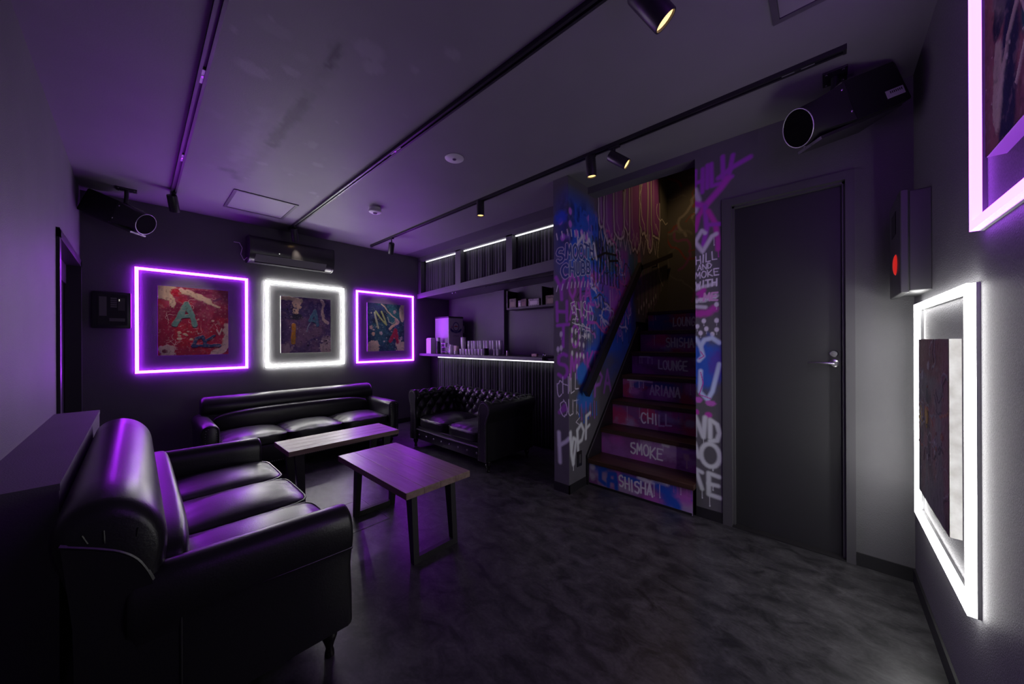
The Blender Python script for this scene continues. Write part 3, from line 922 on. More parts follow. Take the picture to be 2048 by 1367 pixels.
bc = thing('bar_counter', 'grey bar counter top carrying glasses and a drinks dispenser', 'bar counter', (3.2, 3.4, 0))
def slab(x0, x1, y0, y1, t0, t1):
    return MB().hexa([(x0, y0, zt(y0) - t1), (x1, y0, zt(y0) - t1), (x1, y1, zt(y1) - t1), (x0, y1, zt(y1) - t1), (x0, y0, zt(y0) - t0), (x1, y0, zt(y0) - t0), (x1, y1, zt(y1) - t0), (x0, y1, zt(y1) - t0)])
part(slab(2.94, 3.44, 2.26, YB - .002, 0, .01), 'worktop', M_BLACK, bc)
part(slab(2.935, 2.96, 2.255, YB - .002, .001, .035), 'front_edge', M_TRIMW, bc)
slab(3.13, 3.15, 1.63, YB - .002, .045, .99).build('front_board', M_BLACK, wb)
part(slab(2.98, 3.45, 1.63, 2.26, .012, .035), 'flap', M_BLACK, bc)

# small studs set into the underside of the soffit
sb_ = lambda y: 1.875 + (YB - y) / (YB - PY2) * .08      # underside of the soffit
G = 'small studs under the bar soffit'
for i, (y, zz) in enumerate(tuple((y, sb_(y)) for y in (3.98, 3.9, 3.28, 3.2, 2.24))):
    s_ = thing('soffit_stud', 'tiny shiny stud set into the underside of the bar soffit', 'fixture', (3.08, y, zz), G)
    part(MB().lathe([(.012, 0), (.012, -.004), (.006, -.012), (.002, -.014)], 10, (3.08, y, zz)), 'cap', M_CHROME, s_, smooth=True)

# drinks dispenser with crest
dx0, dx1, dy0, dy1 = 3.1, 3.37, 4.1, 4.44
dz0 = zt(4.27) - .0003
dp = thing('drinks_dispenser', 'boxy drinks dispenser with a round crest label standing on the bar', 'dispenser', (3.23, 4.27, dz0))
part(MB().box(dx0, dx1, dy0, dy1, dz0, dz0 + .53, .006), 'body', mat('dispenser_steel', (.42, .42, .43), .35, metal=.3), dp)
fp = Paint(np.linspace(0, .25, 90), np.linspace(0, .5, 150), (.58, .57, .56))
ink = (.05, .03, .2)
fp.stroke([(.125 + .052 * math.cos(t), .385 + .062 * math.sin(t)) for t in np.linspace(0, 6.3, 24)], .012, ink, .2)
fp.blob(.125, .385, .04, .05, (.68, .67, .66), 1, .1, 0)
fp.stroke([(.1, .385), (.125, .392), (.15, .385)], .016, (.5, .05, .05), .3)
fp.stroke([(.035, .335), (.08, .31), (.125, .302), (.17, .31), (.215, .335)], .03, ink, .2)
fp.stroke([(.03, .35), (.05, .31)], .02, ink, .2)
fp.stroke([(.22, .35), (.2, .31)], .02, ink, .2)
for i in range(7):
    fp.stroke([(.085 + i * .013, .303), (.085 + i * .013, .313)], .004, (.62, .62, .62), .3)
fp.stroke([(.07, .245), (.11, .25), (.125, .247), (.18, .246)], .006, (.12, .08, .16), .3)
fp.blob(.05, .375, .012, .02, (.5, .15, .2), .8, .4, .2)
o = grid_obj('front_label', np.stack([dx0 + .01 + fp.U, np.full(fp.U.shape, dy0 - .0015), dz0 + .015 + fp.V], -1), M_PAINT, None, fp.c, smooth=False)
reparent_world(o, dp)
part(MB().box(dx0 - .004, dx1 + .004, dy0 - .004, dy1 + .004, dz0 + .53, dz0 + .55, .004), 'lid', M_BLACKM, dp)
part(MB().lathe([(.014, 0), (.014, .02), (.008, .03), (.008, .06)], 12, (dx1 + .003, dy0 + .03, dz0 + .36), (1, 0, 0)).box(dx1 + .02, dx1 + .04, dy0 + .015, dy0 + .045, dz0 + .3, dz0 + .42, .004), 'tap', M_CHROME, dp, smooth=True)

# carton
zz = zt(4.41) - .001
ct = thing('carton', 'plain white carton standing upright on the bar beside the back wall', 'box', (3.0, 4.41, zz))
part(MB().box(2.965, 3.05, 4.355, 4.475, zz, zz + .225, .002), 'body', mat('white_card', (.62, .61, .6), .6), ct)
part(MB().prism([(2.97, zz + .225), (3.045, zz + .225), (3.03, zz + .236), (2.985, zz + .236)], lambda p, s: (p[0], 4.36 + .11 * s, p[1])), 'top_flap', mat('white_card', (.6, .6, .6)), ct)
# dark bottle with a pale cap
zz = zt(4.25) - .001
bt = thing('bottle', 'dark bottle with a pale cap beside the white carton on the bar', 'bottle', (3.02, 4.245, zz))
part(MB().lathe([(.032, 0), (.034, .01), (.034, .15), (.028, .175), (.022, .185)], 16, (3.02, 4.245, zz)), 'body', mat('dark_bottle', (.02, .015, .03), .2), bt, smooth=True)
part(MB().lathe([(.026, .183), (.028, .19), (.028, .235), (.022, .24)], 16, (3.02, 4.245, zz)), 'cap', mat('pale_cap', (.58, .57, .58), .4), bt, smooth=True)
# wire rack
zz = zt(4.1) - .001
rk = thing('wire_rack', 'small wire rack holding cups on the bar in front of the dispenser', 'rack', (3.03, 4.09, zz))
rw = MB()
for (a, b) in ((3.0, 4.03), (3.06, 4.03), (3.06, 4.14), (3.0, 4.14)):
    rw.tube([(a, b, zz), (a, b, zz + .15)], .003, 6)
for hgt in (.03, .1, .15):
    rw.tube([(3.0, 4.03, zz + hgt), (3.06, 4.03, zz + hgt), (3.06, 4.14, zz + hgt), (3.0, 4.14, zz + hgt)], .0025, 6, closed=True)
part(rw, 'frame', M_CHROME, rk, smooth=True)
part(MB().lathe([(.02, .1), (.026, .16), (.024, .16), (.018, .104)], 12, (3.03, 4.085, zz)), 'cup', M_GREYP, rk, smooth=True)

# glasses ------------------------------------------------------------
def glass_mesh(kind):
    if kind == 'tall':
        prof = [(.020, .0), (.021, .004), (.027, .185), (.0255, .185), (.019, .012), (.0, .01)]
    else:
        prof = [(.024, .0), (.026, .004), (.029, .075), (.0275, .075), (.024, .01), (.0, .009)]
    return MB().lathe(prof, 14)
def rim_mesh(kind):
    r_, z = (.0265, .185) if kind == 'tall' else (.0285, .075)
    return MB().tube([(r_ * math.cos(t), r_ * math.sin(t), z) for t in np.linspace(0, 2 * PI, 15)[:-1]], .0022, 6, closed=True)
M_RIM = mat('glass_rim', (.8, .8, .8), .15, spec=.8)
protos = {}
def place_glass(kind, x, y, label, group):
    zz = zt(y) - .001
    nm = 'tall_glass' if kind == 'tall' else 'short_glass'
    if kind not in protos:
        t = thing(nm, label, 'glass', (x, y, zz), group)
        a = glass_mesh(kind).build('bowl', M_GLASS, t, smooth=True)
        b = rim_mesh(kind).build('rim', M_RIM, t, smooth=True)
        c = MB().lathe([(.019 if kind == 'tall' else .024, .0005), (.019 if kind == 'tall' else .024, .012)], 14).build('base', M_RIM, t, smooth=True)
        protos[kind] = t
        return t
    src = protos[kind]
    t = src.copy()
    COL.objects.link(t)
    t.location = (x, y, zz)
    for ch in src.children:
        c = ch.copy()
        COL.objects.link(c)
        c.parent = t
    return t
for i in range(11):
    place_glass('tall', 3.12 + .012 * (i % 2), 3.66 - i * .0605, 'tall clear glass in the back row on the bar', 'row of tall glasses on the bar')
for i in range(8):
    place_glass('short', 3.03, 3.72 - i * .062, 'short clear tumbler in the front row on the bar', 'row of short tumblers on the bar')
for i in range(4):
    place_glass('short', 3.06, 3.22 - i * .062, '', '')
# jar, bag of straws, tall cup, black cup, small bits
zz = zt(3.95) - .001
jr = thing('glass_jar', 'squat clear jar with wrapped sweets on the bar', 'jar', (3.02, 3.93, zz))
part(MB().lathe([(.03, 0), (.036, .01), (.038, .1), (.03, .12), (.03, .135), (.027, .135), (.027, .12), (.034, .1), (.032, .012), (0, .01)], 16, (3.02, 3.93, zz)), 'bowl', M_GLASS, jr, smooth=True)
for i in range(12):
    part(MB().box(3.0 + .012 * (i % 3), 3.012 + .012 * (i % 3), 3.905 + .012 * (i // 3 % 4), 3.918 + .012 * (i // 3 % 4), zz + .012 + .02 * (i % 4), zz + .03 + .02 * (i % 4), .003), 'sweet', mat('sweet%d' % (i % 3), ((.6, .5, .4), (.5, .48, .5), (.6, .6, .6))[i % 3], .4), jr)
zz = zt(3.82) - .001
jr = thing('sachet_pot', 'pot of pale sachets standing on the bar beside the jar', 'pot', (3.03, 3.84, zz))
part(MB().lathe([(.03, 0), (.033, .05), (.031, .05), (.029, .005), (0, .004)], 14, (3.03, 3.84, zz)), 'pot', M_GLASS, jr, smooth=True)
for i in range(7):
    a = -.022 + .007 * i
    part(MB().hexa([(3.01, 3.84 + a, zz + .006), (3.05, 3.84 + a, zz + .006), (3.05, 3.844 + a, zz + .006), (3.01, 3.844 + a, zz + .006), (3.01, 3.838 + a * 1.3, zz + .12), (3.05, 3.838 + a * 1.3, zz + .11), (3.05, 3.842 + a * 1.3, zz + .11), (3.01, 3.842 + a * 1.3, zz + .12)]), 'sachet', mat('sachet%d' % (i % 2), ((.6, .52, .36), (.65, .6, .62))[i % 2], .5), jr)
zz = zt(3.74) - .001
cu = thing('paper_cup_stack', 'tall stack of white paper cups on the bar in front of the dispenser', 'cups', (3.1, 3.765, zz))
part(MB().lathe([(.028, 0), (.036, .16), (.037, .16), (.037, .165), (.033, .165)], 16, (3.1, 3.765, zz)), 'lower_cup', mat('paper_white', (.66, .65, .64), .5), cu, smooth=True)
for i in range(4):
    part(MB().lathe([(.034, .165 + .018 * i), (.0375, .18 + .018 * i), (.0375, .184 + .018 * i), (.034, .184 + .018 * i)], 16, (3.1, 3.765, zz)), 'cup_rim', mat('paper_white', (.6, .6, .6)), cu, smooth=True)
zz = zt(3.3) - .001
cu = thing('black_tumbler', 'black tumbler standing in front of the row of glasses', 'cup', (2.985, 3.185, zz))
part(MB().lathe([(.035, 0), (.037, .005), (.038, .088), (.035, .088), (.034, .012), (0, .01)], 18, (2.985, 3.185, zz)), 'body', M_BLACK, cu, smooth=True)
part(MB().tube([(2.985 + .0365 * math.cos(t), 3.185 + .0365 * math.sin(t), zz + .088) for t in np.linspace(0, 2 * PI, 19)[:-1]], .002, 6, closed=True), 'rim', M_BLACKM, cu, smooth=True)
zz = zt(2.85) - .001
cu = thing('salt_shaker', 'little pale shaker standing alone on the bar', 'shaker', (3.05, 2.87, zz))
part(MB().lathe([(.016, 0), (.018, .01), (.014, .045)], 12, (3.05, 2.87, zz)), 'body', mat('pale_pot', (.6, .5, .45), .4), cu, smooth=True)
part(MB().lathe([(.016, .045), (.016, .06), (.008, .068)], 12, (3.05, 2.87, zz)), 'cap', M_CHROME, cu, smooth=True)
zz = zt(2.45) - .001
cu = thing('card_box', 'small box with a painted pink light cast lying near the open end of the bar', 'box', (3.1, 2.48, zz))
part(MB().box(3.08, 3.12, 2.445, 2.52, zz, zz + .032, .003), 'body', mat('pink_lit_card', (.5, .3, .3), .5), cu)  # pink cast of the bar's coloured light put into the card colour
part(MB().box(3.079, 3.121, 2.47, 2.48, zz + .001, zz + .033), 'band', mat('pink_band', (.6, .45, .4), .5), cu)
cu = thing('bottle_opener', 'looped bottle opener lying near the open end of the bar', 'opener', (3.1, 2.36, zt(2.36)))
part(MB().tube([(3.1 + .018 * math.cos(t), 2.35, zt(2.35) + .02 + .02 * math.sin(t)) for t in np.linspace(0, 2 * PI, 15)[:-1]], .003, 6, closed=True), 'loop', M_CHROME, cu, smooth=True)
part(MB().tube([(3.1, 2.366, zt(2.36) + .004), (3.09, 2.43, zt(2.43) + .004)], .004, 8), 'stem', M_CHROME, cu, smooth=True)
# shelf high in the bar with packets
sh = thing('wall_shelf', 'dark shelf high on the back wall of the bar carrying packets', 'shelf', (3.4, 2.7, 1.6))
part(MB().box(3.3, 3.5, 2.0, 3.12, 1.60, 1.625, .002), 'board', M_BLACK, sh)
part(MB().box(3.3, 3.5, 3.1, 3.12, 1.625, 1.85), 'end_panel', M_BLACK, sh)
part(MB().box(3.3, 3.5, 2.53, 2.545, 1.625, 1.85), 'divider', M_BLACK, sh)
G = 'packets on the bar shelf'
for i, (y, wd, hh, c, lab) in enumerate(((3.02, .12, .12, (.14, .1, .06), 'brown mottled packet at the far end of the bar shelf'), (2.9, .05, .085, (.46, .43, .4), 'narrow pale packet on the bar shelf'), (2.83, .09, .1, (.1, .03, .03), 'dark red packet on the bar shelf'), (2.67, .17, .09, (.36, .32, .33), 'wide mauve packet on the bar shelf'), (2.42, .13, .11, (.17, .13, .07), 'tan packet on the bar shelf beyond the divider'))):
    t = thing('packet', lab, 'packet', (3.35, y, 1.624), G)
    part(MB().box(3.31, 3.4, y - wd / 2, y + wd / 2, 1.624, 1.624 + hh, .004), 'body', mat('packet%d' % i, c, .5, noise=(60, tuple(q_ * .3 for q_ in c))), t)
    part(MB().box(3.3085, 3.31, y - wd / 3, y + wd / 3, 1.64, 1.64 + hh * .5), 'label_patch', mat('packet_label%d' % i, tuple(min(q_ * 1.5, 1) for q_ in c), .5), t)

# =================================================================== LIGHT FRAMES AND PAINTINGS
def light_frame(label, o, e1, e2, nrm, wd, ht, led, group, depth=.0175):
    """o: lower corner on the wall, e1 along, e2 up, nrm out of the wall"""
    o, e1, e2, nrm = Vector(o), Vector(e1), Vector(e2), Vector(nrm)
    t = thing('light_frame', label, 'light frame', o + e1 * wd / 2, group)
    b = .026
    def ring(d0, d1, ins):
        r_ = []
        for (a0, a1, c0, c1) in ((ins, wd - ins, ins, b - ins), (ins, wd - ins, ht - b + ins, ht - ins), (ins, b - ins, b - ins, ht - b + ins), (wd - b + ins, wd - ins, b - ins, ht - b + ins)):
            m_ = MB()
            m_.hexa([o + e1 * x + e2 * y + nrm * d for d in (d0, d1) for (x, y) in ((a0, c0), (a1, c0), (a1, c1), (a0, c1))])
            r_.append(m_)
        return r_
    for m_ in ring(-.001, .008, 0):
        part(m_, 'channel', M_ALU, t)
    for m_ in ring(.008, depth, .001):
        part(m_, 'diffuser', led, t)
    return t
EX, EY, EZ = (1, 0, 0), (0, 1, 0), (0, 0, 1)
G1 = 'glowing square frames on the back wall'
light_frame('purple glowing frame around the red painting', (-.008, YB, .908), EX, EZ, (0, -1, 0), .825, .968, M_PLED, G1)
light_frame('white glowing frame around the violet painting below the air conditioner', (.972, YB, .908), EX, EZ, (0, -1, 0), .845, .97, M_WLED, G1)
light_frame('purple glowing frame around the blue painting beside the bar', (1.972, YB, .905), EX, EZ, (0, -1, 0), .86, .973, M_PLED, G1)
G2 = 'glowing square frames on the wall beside the door corner'
light_frame('white glowing frame around the dark painting under the alarm box', (1.575, YR, .405), EX, EZ, (0, 1, 0), .80, .935, M_WLED2, G2, .025)
light_frame('purple glowing frame around the mauve painting high on the wall', (.73, YR, 1.475), EX, EZ, (0, 1, 0), .815, .945, M_PLED2, G2, .025)

def canvas(label, o, e1, nrm, wd, ht, th, p, side_col, group):
    o, e1, nrm = Vector(o), Vector(e1), Vector(nrm)
    t = thing('painting', label, 'painting', o + e1 * wd / 2, group)
    m_ = MB().hexa([o + e1 * x + Vector((0, 0, y)) + nrm * d for d in (-.001, th - .001) for (x, y) in ((0, 0), (wd, 0), (wd, ht), (0, ht))])
    part(m_, 'stretcher', side_col, t)
    E1, N = np.array(e1), np.array(nrm)
    P = np.array(o) + p.U[..., None] * E1 + p.V[..., None] * np.array((0, 0, 1)) + (th + p.h)[..., None] * N
    ob = grid_obj('painted_face', P, M_CANVAS, None, p.c, gain=1.4)
    reparent_world(ob, t)
    return t
def art(wd, ht, n, base):
    q = Paint(np.linspace(0, wd, n), np.linspace(0, ht, int(n * ht / wd)), base)
    q.h += .0012 * fbm(q.U * 60, q.V * 60, 2)
    return q
def finish(q, seed, dark, light):
    """knife-scraped streaks and specks over the whole canvas"""
    n1, n2 = fbm(q.U * 45, q.V * 18, seed), fbm(q.U * 70, q.V * 70, seed + 5, 2)
    q.c *= (.72 + .56 * n1)[..., None]
    q.over(np.clip((n2 - .66) / .08, 0, 1) * .3, light, None, .001)
    q.over(np.clip((.28 - n2) / .06, 0, 1) * .4, dark)
    return q
def fld(q, col, seed, sx, sy, lo, hi, alpha=1.0, h=0):
    a = np.clip((fbm(q.U * sx, q.V * sy, seed) - lo) / (hi - lo), 0, 1) * alpha
    q.over(a, col, None, h)
CREAM, CREAM2 = (.62, .45, .33), (.55, .4, .38)
G3 = 'abstract paintings on the back wall'
M_SIDE = mat('canvas_side', (.66, .64, .61), .6)
# red
q = art(.512, .655, 210, (.34, .018, .065))
fld(q, (.45, .02, .05), 3, 6, 6, .45, .6)
fld(q, (.22, .015, .06), 4, 7, 7, .52, .65)
fld(q, (.36, .06, .12), 5, 6, 5, .58, .7, .8)
q.blob(.4, .58, .2, .12, (.26, .05, .12), .8, .5, .4, 4)
q.blob(.04, .6, .085, .07, CREAM, 1, .15, .5, 3, .003)
q.blob(.1, .5, .02, .05, CREAM, 1, .15, .5, 5, .003)
q.stroke([(.0, .645), (.1, .63)], .06, CREAM, .2, 1, .003, .6, 7)
q.stroke([(.16, .62), (.23, .6), (.31, .56), (.36, .54)], .055, CREAM, .2, 1, .003, .7, 8)
q.blob(.12, .6, .035, .04, (.45, .01, .04), 1, .3, .4, 6)
q.blob(.32, .62, .07, .02, (.18, .01, .07), 1, .3, .4, 6)
q.stroke([(.36, .52), (.41, .49), (.44, .48)], .02, CREAM, .2, 1, .003, .6, 9)
q.stroke([(.4, .54), (.45, .57)], .02, (.17, .04, .12), .3)
q.blob(.06, .04, .06, .06, CREAM2, 1, .15, .5, 10, .003)
q.blob(.045, .04, .02, .018, (.15, .02, .06), 1, .3, .4, 6)
q.stroke([(.4, .0), (.47, .05), (.505, .12), (.505, .28)], .06, CREAM2, .2, 1, .003, .7, 12)
q.stroke([(.42, .25), (.44, .2), (.46, .26)], .012, CREAM2, .3, 1, .003)
q.splat(26, .12, .4, .15, .36, .003, .014, [CREAM, (.6, .35, .38)], 3, 1, .002)
q.splat(8, .13, .2, .14, .22, .008, .014, [CREAM], 5, 1, .003)
for i in range(14):
    q.squiggle(.05 + .43 * random.random(), .1 + .45 * random.random(), .12, .003, (.6, .4, .4), i + 10, .0015)
TEAL = (.14, .3, .27)
q.stroke([(.115, .29), (.16, .4), (.195, .5)], .042, TEAL, .15, 1, .006, .35, 3)
q.stroke([(.195, .5), (.23, .4), (.255, .29)], .042, TEAL, .15, 1, .006, .35, 4)
q.stroke([(.15, .37), (.24, .385)], .036, TEAL, .15, 1, .006, .35, 5)
NAV = (.03, .06, .16)
q.stroke([(.24, .09), (.34, .09), (.44, .09)], .03, NAV, .15, 1, .006, .5, 3)
q.stroke([(.245, .09), (.265, .16), (.31, .18), (.33, .13), (.325, .1)], .028, NAV, .15, 1, .006, .4, 4)
q.stroke([(.325, .13), (.36, .155), (.4, .19)], .022, NAV, .15, 1, .006, .4, 5)
finish(q, 3, (.14, .01, .04), (.55, .35, .33))
canvas('red abstract painting with a teal letter A and a blue letter R', (.137, YB, 1.067), EX, (0, -1, 0), .512, .655, .022, q, M_SIDE, G3)
# violet
q = art(.534, .655, 210, (.1, .06, .16))
fld(q, (.15, .08, .17), 3, 6, 6, .45, .6)
fld(q, (.06, .04, .14), 4, 6, 6, .5, .62)
fld(q, (.19, .11, .19), 6, 8, 8, .56, .68, .8)
q.stroke([(.0, .63), (.1, .635), (.2, .61)], .04, (.5, .4, .26), .2, 1, .003, .6, 3)
q.blob(.16, .57, .05, .07, CREAM, 1, .15, .4, 4, .004)
q.blob(.15, .49, .03, .05, CREAM, 1, .15, .5, 4, .004)
q.blob(.16, .42, .06, .035, (.02, .025, .04), .9, .4, .5, 7)
q.splat(30, .04, .16, .4, .58, .003, .012, [(.02, .015, .03), (.2, .15, .2)], 6)
q.stroke([(.43, .63), (.46, .58), (.44, .5), (.45, .4), (.5, .36)], .035, (.5, .38, .34), .2, 1, .003, .6, 8)
q.blob(.49, .52, .035, .09, (.05, .03, .14), 1, .2, .3, 4)
q.blob(.5, .06, .1, .07, (.42, .32, .32), 1, .15, .5, 14, .003)
q.blob(.48, .15, .05, .05, (.3, .22, .26), 1, .2, .5, 15, .002)
q.splat(20, .43, .53, .0, .2, .004, .014, [(.04, .02, .05), (.6, .5, .5)], 8)
q.blob(.04, .05, .07, .06, (.35, .25, .28), .9, .3, .6, 16, .002)
q.splat(36, .05, .45, .08, .36, .003, .011, [(.4, .3, .36), (.03, .02, .06), (.5, .42, .45)], 9, 1, .002)
ORG = (.5, .22, .025)
q.stroke([(.122, .12), (.125, .22), (.13, .32)], .045, ORG, .12, 1, .006, .25, 3)
q.blob(.12, .13, .018, .03, (.36, .22, .03), .8, .4, .3, 4)
BL = (.06, .15, .24)
q.stroke([(.3, .38), (.33, .45), (.355, .5), (.37, .42), (.385, .33)], .04, BL, .2, 1, .005, .4, 5)
q.stroke([(.3, .39), (.36, .37)], .03, BL, .2, 1, .005, .4, 6)
q.stroke([(.31, .36), (.28, .31), (.265, .25)], .014, (.2, .22, .32), .4, 1, .003, .5)
finish(q, 9, (.03, .02, .06), (.34, .27, .36))
canvas('violet abstract painting with an orange letter I and a blue letter A', (1.116, YB, 1.065), EX, (0, -1, 0), .534, .655, .022, q, mat('canvas_side_white', (.7, .68, .66), .6), G3)
# blue
q = art(.546, .665, 210, (.02, .05, .12))
fld(q, (.03, .1, .17), 3, 6, 6, .45, .6)
fld(q, (.015, .025, .07), 4, 6, 6, .5, .62)
fld(q, (.04, .05, .2), 5, 5, 5, .55, .66, .8)
q.blob(.38, .5, .1, .12, (.03, .14, .2), .9, .4, .4, 6)
q.blob(.52, .56, .05, .13, (.55, .43, .36), 1, .12, .3, 3, .003)
q.blob(.07, .06, .1, .085, (.55, .43, .36), 1, .12, .5, 5, .003)
q.blob(.5, .06, .09, .085, (.55, .43, .36), 1, .12, .5, 6, .003)
q.stroke([(.43, .2), (.46, .12)], .03, (.55, .43, .36), .2, 1, .003, .5)
q.stroke([(.2, .655), (.25, .62), (.29, .56), (.36, .5), (.44, .45), (.46, .42)], .018, (.5, .4, .36), .2, 1, .003, .5, 9)
q.stroke([(.46, .42), (.44, .39), (.41, .45)], .03, (.45, .28, .34), .3, 1, .003, .5)
q.stroke([(.29, .48), (.31, .41), (.37, .39), (.4, .42)], .012, (.35, .4, .36), .3, 1, .003)
q.stroke([(.32, .31), (.37, .36), (.42, .39)], .035, (.55, .36, .32), .2, 1, .003, .5, 10)
NG = (.36, .42, .2)
q.stroke([(.1, .53), (.125, .42), (.15, .32)], .026, (.42, .46, .34), .2, 1, .006, .3, 3)
q.stroke([(.115, .55), (.19, .45), (.27, .37)], .026, NG, .2, 1, .006, .3, 4)
q.stroke([(.2, .55), (.24, .46), (.27, .37)], .024, NG, .2, 1, .006, .3, 5)
RD = (.34, .02, .07)
q.stroke([(.33, .14), (.37, .22), (.41, .3)], .045, RD, .3, 1, .005, .6, 6)
q.stroke([(.41, .3), (.43, .22), (.44, .12)], .045, RD, .3, 1, .005, .6, 7)
q.stroke([(.36, .19), (.43, .2)], .04, RD, .3, 1, .005, .6, 8)
q.splat(40, .03, .5, .08, .6, .003, .012, [(.45, .4, .45), (.4, .45, .5), (.02, .02, .04)], 7, 1, .002)
for (a, b, c) in ((.05, .33, (.5, .35, .38)), (.08, .24, (.55, .38, .3)), (.19, .25, (.42, .36, .42)), (.4, .56, (.45, .35, .42)), (.5, .18, (.42, .34, .45))):
    q.blob(a, b, .022, .026, c, 1, .2, .6, int(a * 999), .003)
finish(q, 14, (.008, .012, .04), (.22, .3, .38))
canvas('blue abstract painting with a green letter N and a red letter A', (2.12, YB, 1.06), EX, (0, -1, 0), .546, .665, .022, q, M_SIDE, G3)
G4 = 'abstract paintings on the wall beside the door corner'
# dark painting inside the white frame (u runs towards the door corner)
q = art(.49, .637, 150, (.12, .112, .108))
fld(q, (.2, .1, .09), 3, 5, 4, .5, .62)
fld(q, (.035, .035, .04), 4, 6, 3, .48, .6)
fld(q, (.14, .135, .13), 6, 9, 3, .58, .68, .8)
q.blob(.3, .58, .3, .08, (.14, .05, .05), .9, .4, .3, 3)
q.blob(.03, .35, .06, .3, (.16, .05, .07), .8, .4, .3, 3)
q.blob(.44, .32, .03, .04, (.4, .33, .03), 1, .3, .4, 5, .003)
q.blob(.33, .34, .025, .045, (.38, .28, .05), 1, .3, .4, 6, .003)
for i in range(30):
    q.squiggle(.04 + .42 * random.random(), .05 + .55 * random.random(), .16, .008 * random.random() + .003, random.choice([(.25, .24, .23), (.03, .03, .03), (.3, .12, .06), (.18, .17, .17)]), i + 40, .002)
q.splat(16, .05, .47, .05, .6, .004, .02, [(.3, .29, .28), (.22, .1, .06)], 4, 1, .003)
finish(q, 19, (.02, .02, .02), (.2, .19, .18))
canvas('dark abstract painting with thick white sides inside the white frame', (1.762, YR, .547), EX, (0, 1, 0), .49, .637, .026, q, mat('canvas_white_edge', (.75, .75, .74), .6, noise=(25, (.55, .54, .52))), G4)
# mauve painting inside the upper purple frame
q = art(.49, .655, 150, (.24, .09, .13))
fld(q, (.34, .12, .14), 3, 5, 4, .48, .62)
q.stroke([(.42, .62), (.4, .5), (.36, .4), (.4, .27)], .07, (.02, .015, .06), .2, 1, .001, .5, 3)
q.stroke([(.46, .66), (.4, .6)], .14, (.025, .015, .07), .2, 1, .001, .5, 4)
q.stroke([(.22, .55), (.3, .4), (.33, .2), (.36, .0)], .09, (.02, .02, .08), .2, 1, .001, .5, 5)
q.stroke([(.1, .5), (.18, .4), (.22, .2)], .1, (.03, .1, .14), .2, 1, .001, .5, 6)
q.blob(.4, .13, .03, .1, (.5, .4, .34), 1, .2, .4, 7, .003)
q.blob(.38, .34, .05, .08, (.2, .17, .19), .9, .4, .4, 8)
q.stroke([(.35, .62), (.37, .5), (.385, .35)], .008, (.6, .5, .5), .3, 1, .003)
q.stroke([(.28, .24), (.24, .16), (.3, .08)], .01, (.6, .52, .45), .3, 1, .003)
q.stroke([(.4, .08), (.34, .2), (.26, .27)], .018, (.55, .46, .4), .3, 1, .003, .4)
q.blob(.22, .58, .05, .06, (.6, .5, .45), 1, .2, .4, 9, .003)
q.blob(.2, .6, .02, .03, (.5, .35, .05), 1, .2, .4, 9, .003)
q.splat(24, .1, .48, .05, .6, .002, .006, [(.65, .58, .55)], 4, 1, .002)
q.splat(5, .02, .2, .1, .3, .02, .05, [(.35, .03, .12), (.05, .1, .2)], 11, 1, .001)
finish(q, 24, (.05, .02, .05), (.45, .3, .33))
canvas('mauve abstract painting with dark splashes inside the upper purple frame', (.893, YR, 1.618), EX, (0, 1, 0), .49, .655, .03, q, M_SIDE, G4)

# =================================================================== SOFAS
def cushion(cx, cy, cz, lx, ly, lz, crown=.02, n=5.0, seg=18, front=None, seed=0, wrinkle=0.0):
    """rounded box cushion centred at cx,cy,cz"""
    bm = bmesh.new()
    bmesh.ops.create_cube(bm, size=2)
    bmesh.ops.subdivide_edges(bm, edges=bm.edges[:], cuts=seg, use_grid_fill=True)
    rr = np.random.default_rng(seed)
    ph = rr.uniform(0, 6, 6)
    for v in bm.verts:
        u, v_, w_ = v.co
        s_ = (abs(u) ** n + abs(v_) ** n + abs(w_) ** n) ** (-1 / n)
        x, y, z = u * s_ * lx / 2, v_ * s_ * ly / 2, w_ * s_ * lz / 2
        if w_ > 0:
            z += crown * max(0, 1 - u * u) * max(0, 1 - v_ * v_) * w_
            if wrinkle:
                z += wrinkle * math.sin(v_ * 16 + ph[0] + 2 * math.sin(u * 3 + ph[1])) * max(0, (abs(u) - .35)) * (1 - abs(v_) ** 4)
                z += wrinkle * math.sin(u * 13 + ph[2] + 2 * math.sin(v_ * 3 + ph[3])) * max(0, (abs(v_) - .4)) * (1 - abs(u) ** 4)
        v.co = (cx + x, cy + y, cz + z)
    bm.verts.index_update()
    m_ = MB()
    m_.add([v.co[:] for v in bm.verts], [[v.index for v in f.verts] for f in bm.faces])
    bm.free()
    return m_
def piping_loop(cx, cy, cz, lx, ly, rad, n=5.0, k=48):
    pts = []
    for i in range(k):
        t = 2 * PI * i / k
        c, s_ = math.cos(t), math.sin(t)
        r_ = (abs(c) ** n + abs(s_) ** n) ** (-1 / n)
        pts.append((cx + c * r_ * lx / 2, cy + s_ * r_ * ly / 2, cz))
    return MB().tube(pts, rad, 6, closed=True)
def smooth_poly(pts, it=2, closed=False):
    for _ in range(it):
        out = []
        n = len(pts)
        for i in range(n if closed else n - 1):
            a, b = pts[i], pts[(i + 1) % n]
            out += [(a[0] * .75 + b[0] * .25, a[1] * .75 + b[1] * .25), (a[0] * .25 + b[0] * .75, a[1] * .25 + b[1] * .75)]
        if not closed:
            out = [pts[0]] + out + [pts[-1]]
        pts = out
    return pts
